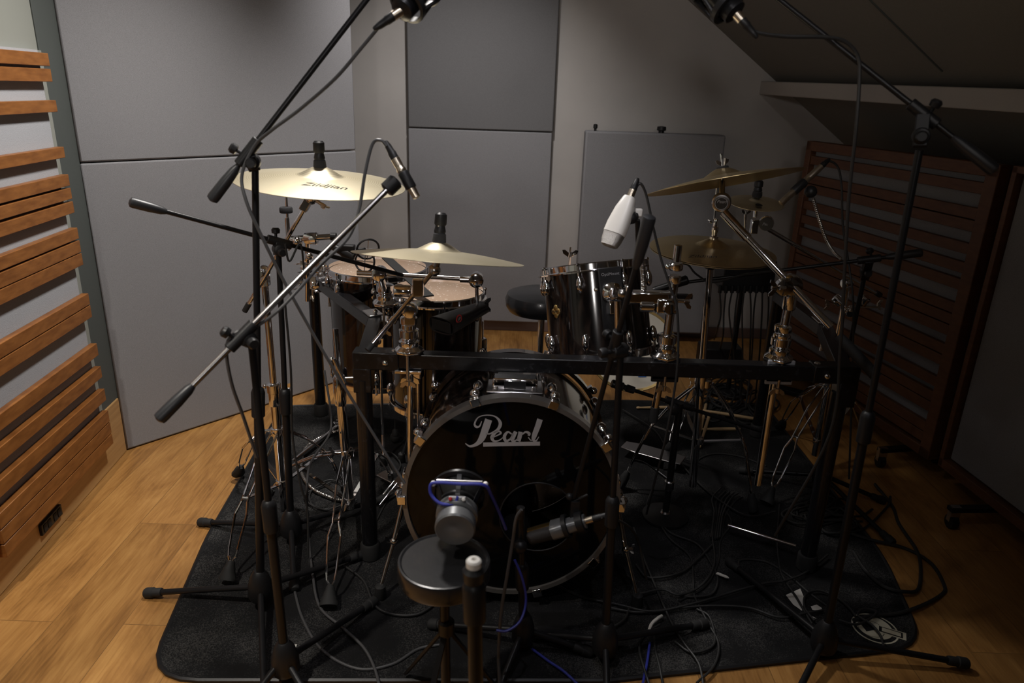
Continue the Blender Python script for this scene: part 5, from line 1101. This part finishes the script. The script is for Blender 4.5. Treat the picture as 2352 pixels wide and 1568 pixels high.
F_ = [
 ('cable snaking from the round base to the front edge of the carpet', [(1500, 1120), (1485, 1170), (1515, 1205), (1540, 1240), (1585, 1280), (1592, 1330), (1595, 1370), (1625, 1430), (1650, 1480), (1640, 1530), (1600, 1570)]),
 ('cable crossing straight from the right spur foot to the lower front edge', [(1455, 1215), (1480, 1290), (1505, 1350), (1540, 1430), (1570, 1480), (1605, 1530), (1618, 1590)]),
 ('cable bending widely over the front edge of the carpet, right of the middle stand', [(1515, 1440), (1475, 1465), (1468, 1500), (1480, 1545), (1500, 1600)]),
 ('pale-lit cable hanging off the front of the carpet', [(1502, 1445), (1505, 1490), (1515, 1530), (1530, 1600)]),
 ('cable looping past the front right of the round base', [(1515, 1160), (1512, 1190), (1540, 1225), (1600, 1250), (1630, 1290), (1648, 1330), (1635, 1365), (1590, 1372), (1560, 1368)]),
 ('long cable crossing the carpet from the spur to the right microphone stand', [(1400, 1400), (1470, 1410), (1560, 1400), (1640, 1395), (1720, 1400), (1790, 1422), (1850, 1412), (1890, 1405)]),
 ('long cable rising from the spur foot toward the right rack post', [(1420, 1395), (1500, 1410), (1600, 1390), (1700, 1360), (1760, 1345), (1800, 1340), (1850, 1320), (1900, 1280)]),
 ('cable forming an oval loop left of the right rack post', [(1760, 1350), (1720, 1335), (1698, 1300), (1705, 1285), (1760, 1290), (1810, 1320), (1860, 1362), (1905, 1395)]),
 ('cable running down the carpet toward the white floor print', [(1790, 1160), (1785, 1240), (1790, 1300), (1800, 1330), (1830, 1375), (1850, 1410), (1865, 1435)]),
 ('cable curling around the foot of the right microphone stand', [(1870, 1430), (1848, 1400), (1850, 1370), (1880, 1360), (1920, 1375), (1950, 1400), (1965, 1420)]),
 ('cable with a small loop on the round emblem of the carpet', [(1925, 1430), (1965, 1440), (2000, 1425), (2010, 1410), (1980, 1405), (1970, 1420), (2000, 1440), (2020, 1465), (2028, 1490)]),
 ('thick cable leaving the carpet and looping over the wood floor at the right', [(1960, 1425), (2000, 1415), (2060, 1410), (2120, 1390), (2165, 1360), (2170, 1340), (2140, 1290), (2080, 1255), (2000, 1240), (1950, 1225)], .0055),
 ('thick cable in a long oval on the wood floor at the right', [(1960, 1270), (1985, 1310), (2030, 1350), (2080, 1362), (2110, 1350), (2115, 1300), (2105, 1260), (2065, 1200), (2050, 1160), (2010, 1110)], .0055),
 ('cable from the rear of the rack to the black foot at the right', [(1940, 1230), (1990, 1210), (2040, 1160), (2045, 1140)], .0045),
 ('cable crossing the carpet behind the round base to the right', [(1430, 945), (1500, 990), (1530, 1030), (1600, 1110), (1660, 1160), (1720, 1190), (1780, 1180)]),
 ('cable curving from the hi-hat pedal across the carpet', [(1590, 1110), (1600, 1060), (1640, 1042), (1700, 1048), (1760, 1070)]),
 ('cable running along the carpet front between the two hubs', [(1170, 1250), (1260, 1330), (1330, 1370), (1420, 1390)]),
 ('cable lying under the middle stand leg', [(1225, 1460), (1300, 1475), (1370, 1460), (1430, 1430), (1445, 1400)]),
 ('cable in the tangle right of the spur foot, nearest the bass drum', [(1470, 1370), (1520, 1360), (1560, 1372), (1610, 1350), (1640, 1300), (1635, 1230), (1640, 1180)]),
 ('cable in the tangle passing beside the steel rod', [(1560, 1380), (1620, 1345), (1650, 1290), (1655, 1240), (1680, 1200), (1660, 1165)]),
 ('cable looping low at the front right of the tangle', [(1550, 1475), (1590, 1500), (1640, 1480), (1630, 1420), (1600, 1400)]),
 ('cable from behind the spur sweeping to the oval loop', [(1460, 1300), (1490, 1330), (1560, 1320), (1600, 1290), (1640, 1250)]),
]
for f in F_: cable(*f[:2], r=f[2] if len(f) > 2 else .0034)
for k in range(14):
    cx = 1690+random.uniform(-70, 60); cy = 905+random.uniform(-25, 45); n_ = 9; ph = random.uniform(0, 6)
    pts = [(cx+math.cos(ph+i*.9)*(55-3*i)*random.uniform(.5, 1.2), cy+math.sin(ph+i*.9)*26*random.uniform(.5, 1.2)) for i in range(n_)]
    cable('black cable in the tangle on the wood floor behind the hi-hat', pts, .0045, grp='tangled cables behind the hi-hat')
for k in range(10):
    cx = 1900+random.uniform(-60, 50); cy = 1190+random.uniform(-30, 35); ph = random.uniform(0, 6)
    pts = [(cx+math.cos(ph+i*.8)*(62-3*i)*random.uniform(.5, 1.2), cy+math.sin(ph+i*.8)*22*random.uniform(.5, 1.2)) for i in range(9)]
    cable('black cable in the heap around the right rack post', pts, .004, grp='cables heaped at the right rack post')
for k in range(6):
    x_ = 1655+k*10
    pts = [(x_, 1125+k*3), (x_-20+k, 1150), (1640+k*5, 1185), (1632+k*5, 1240)]
    cable('black cable in the bundle running beside the round base', pts, .0034, grp='bundled cables beside the round base')
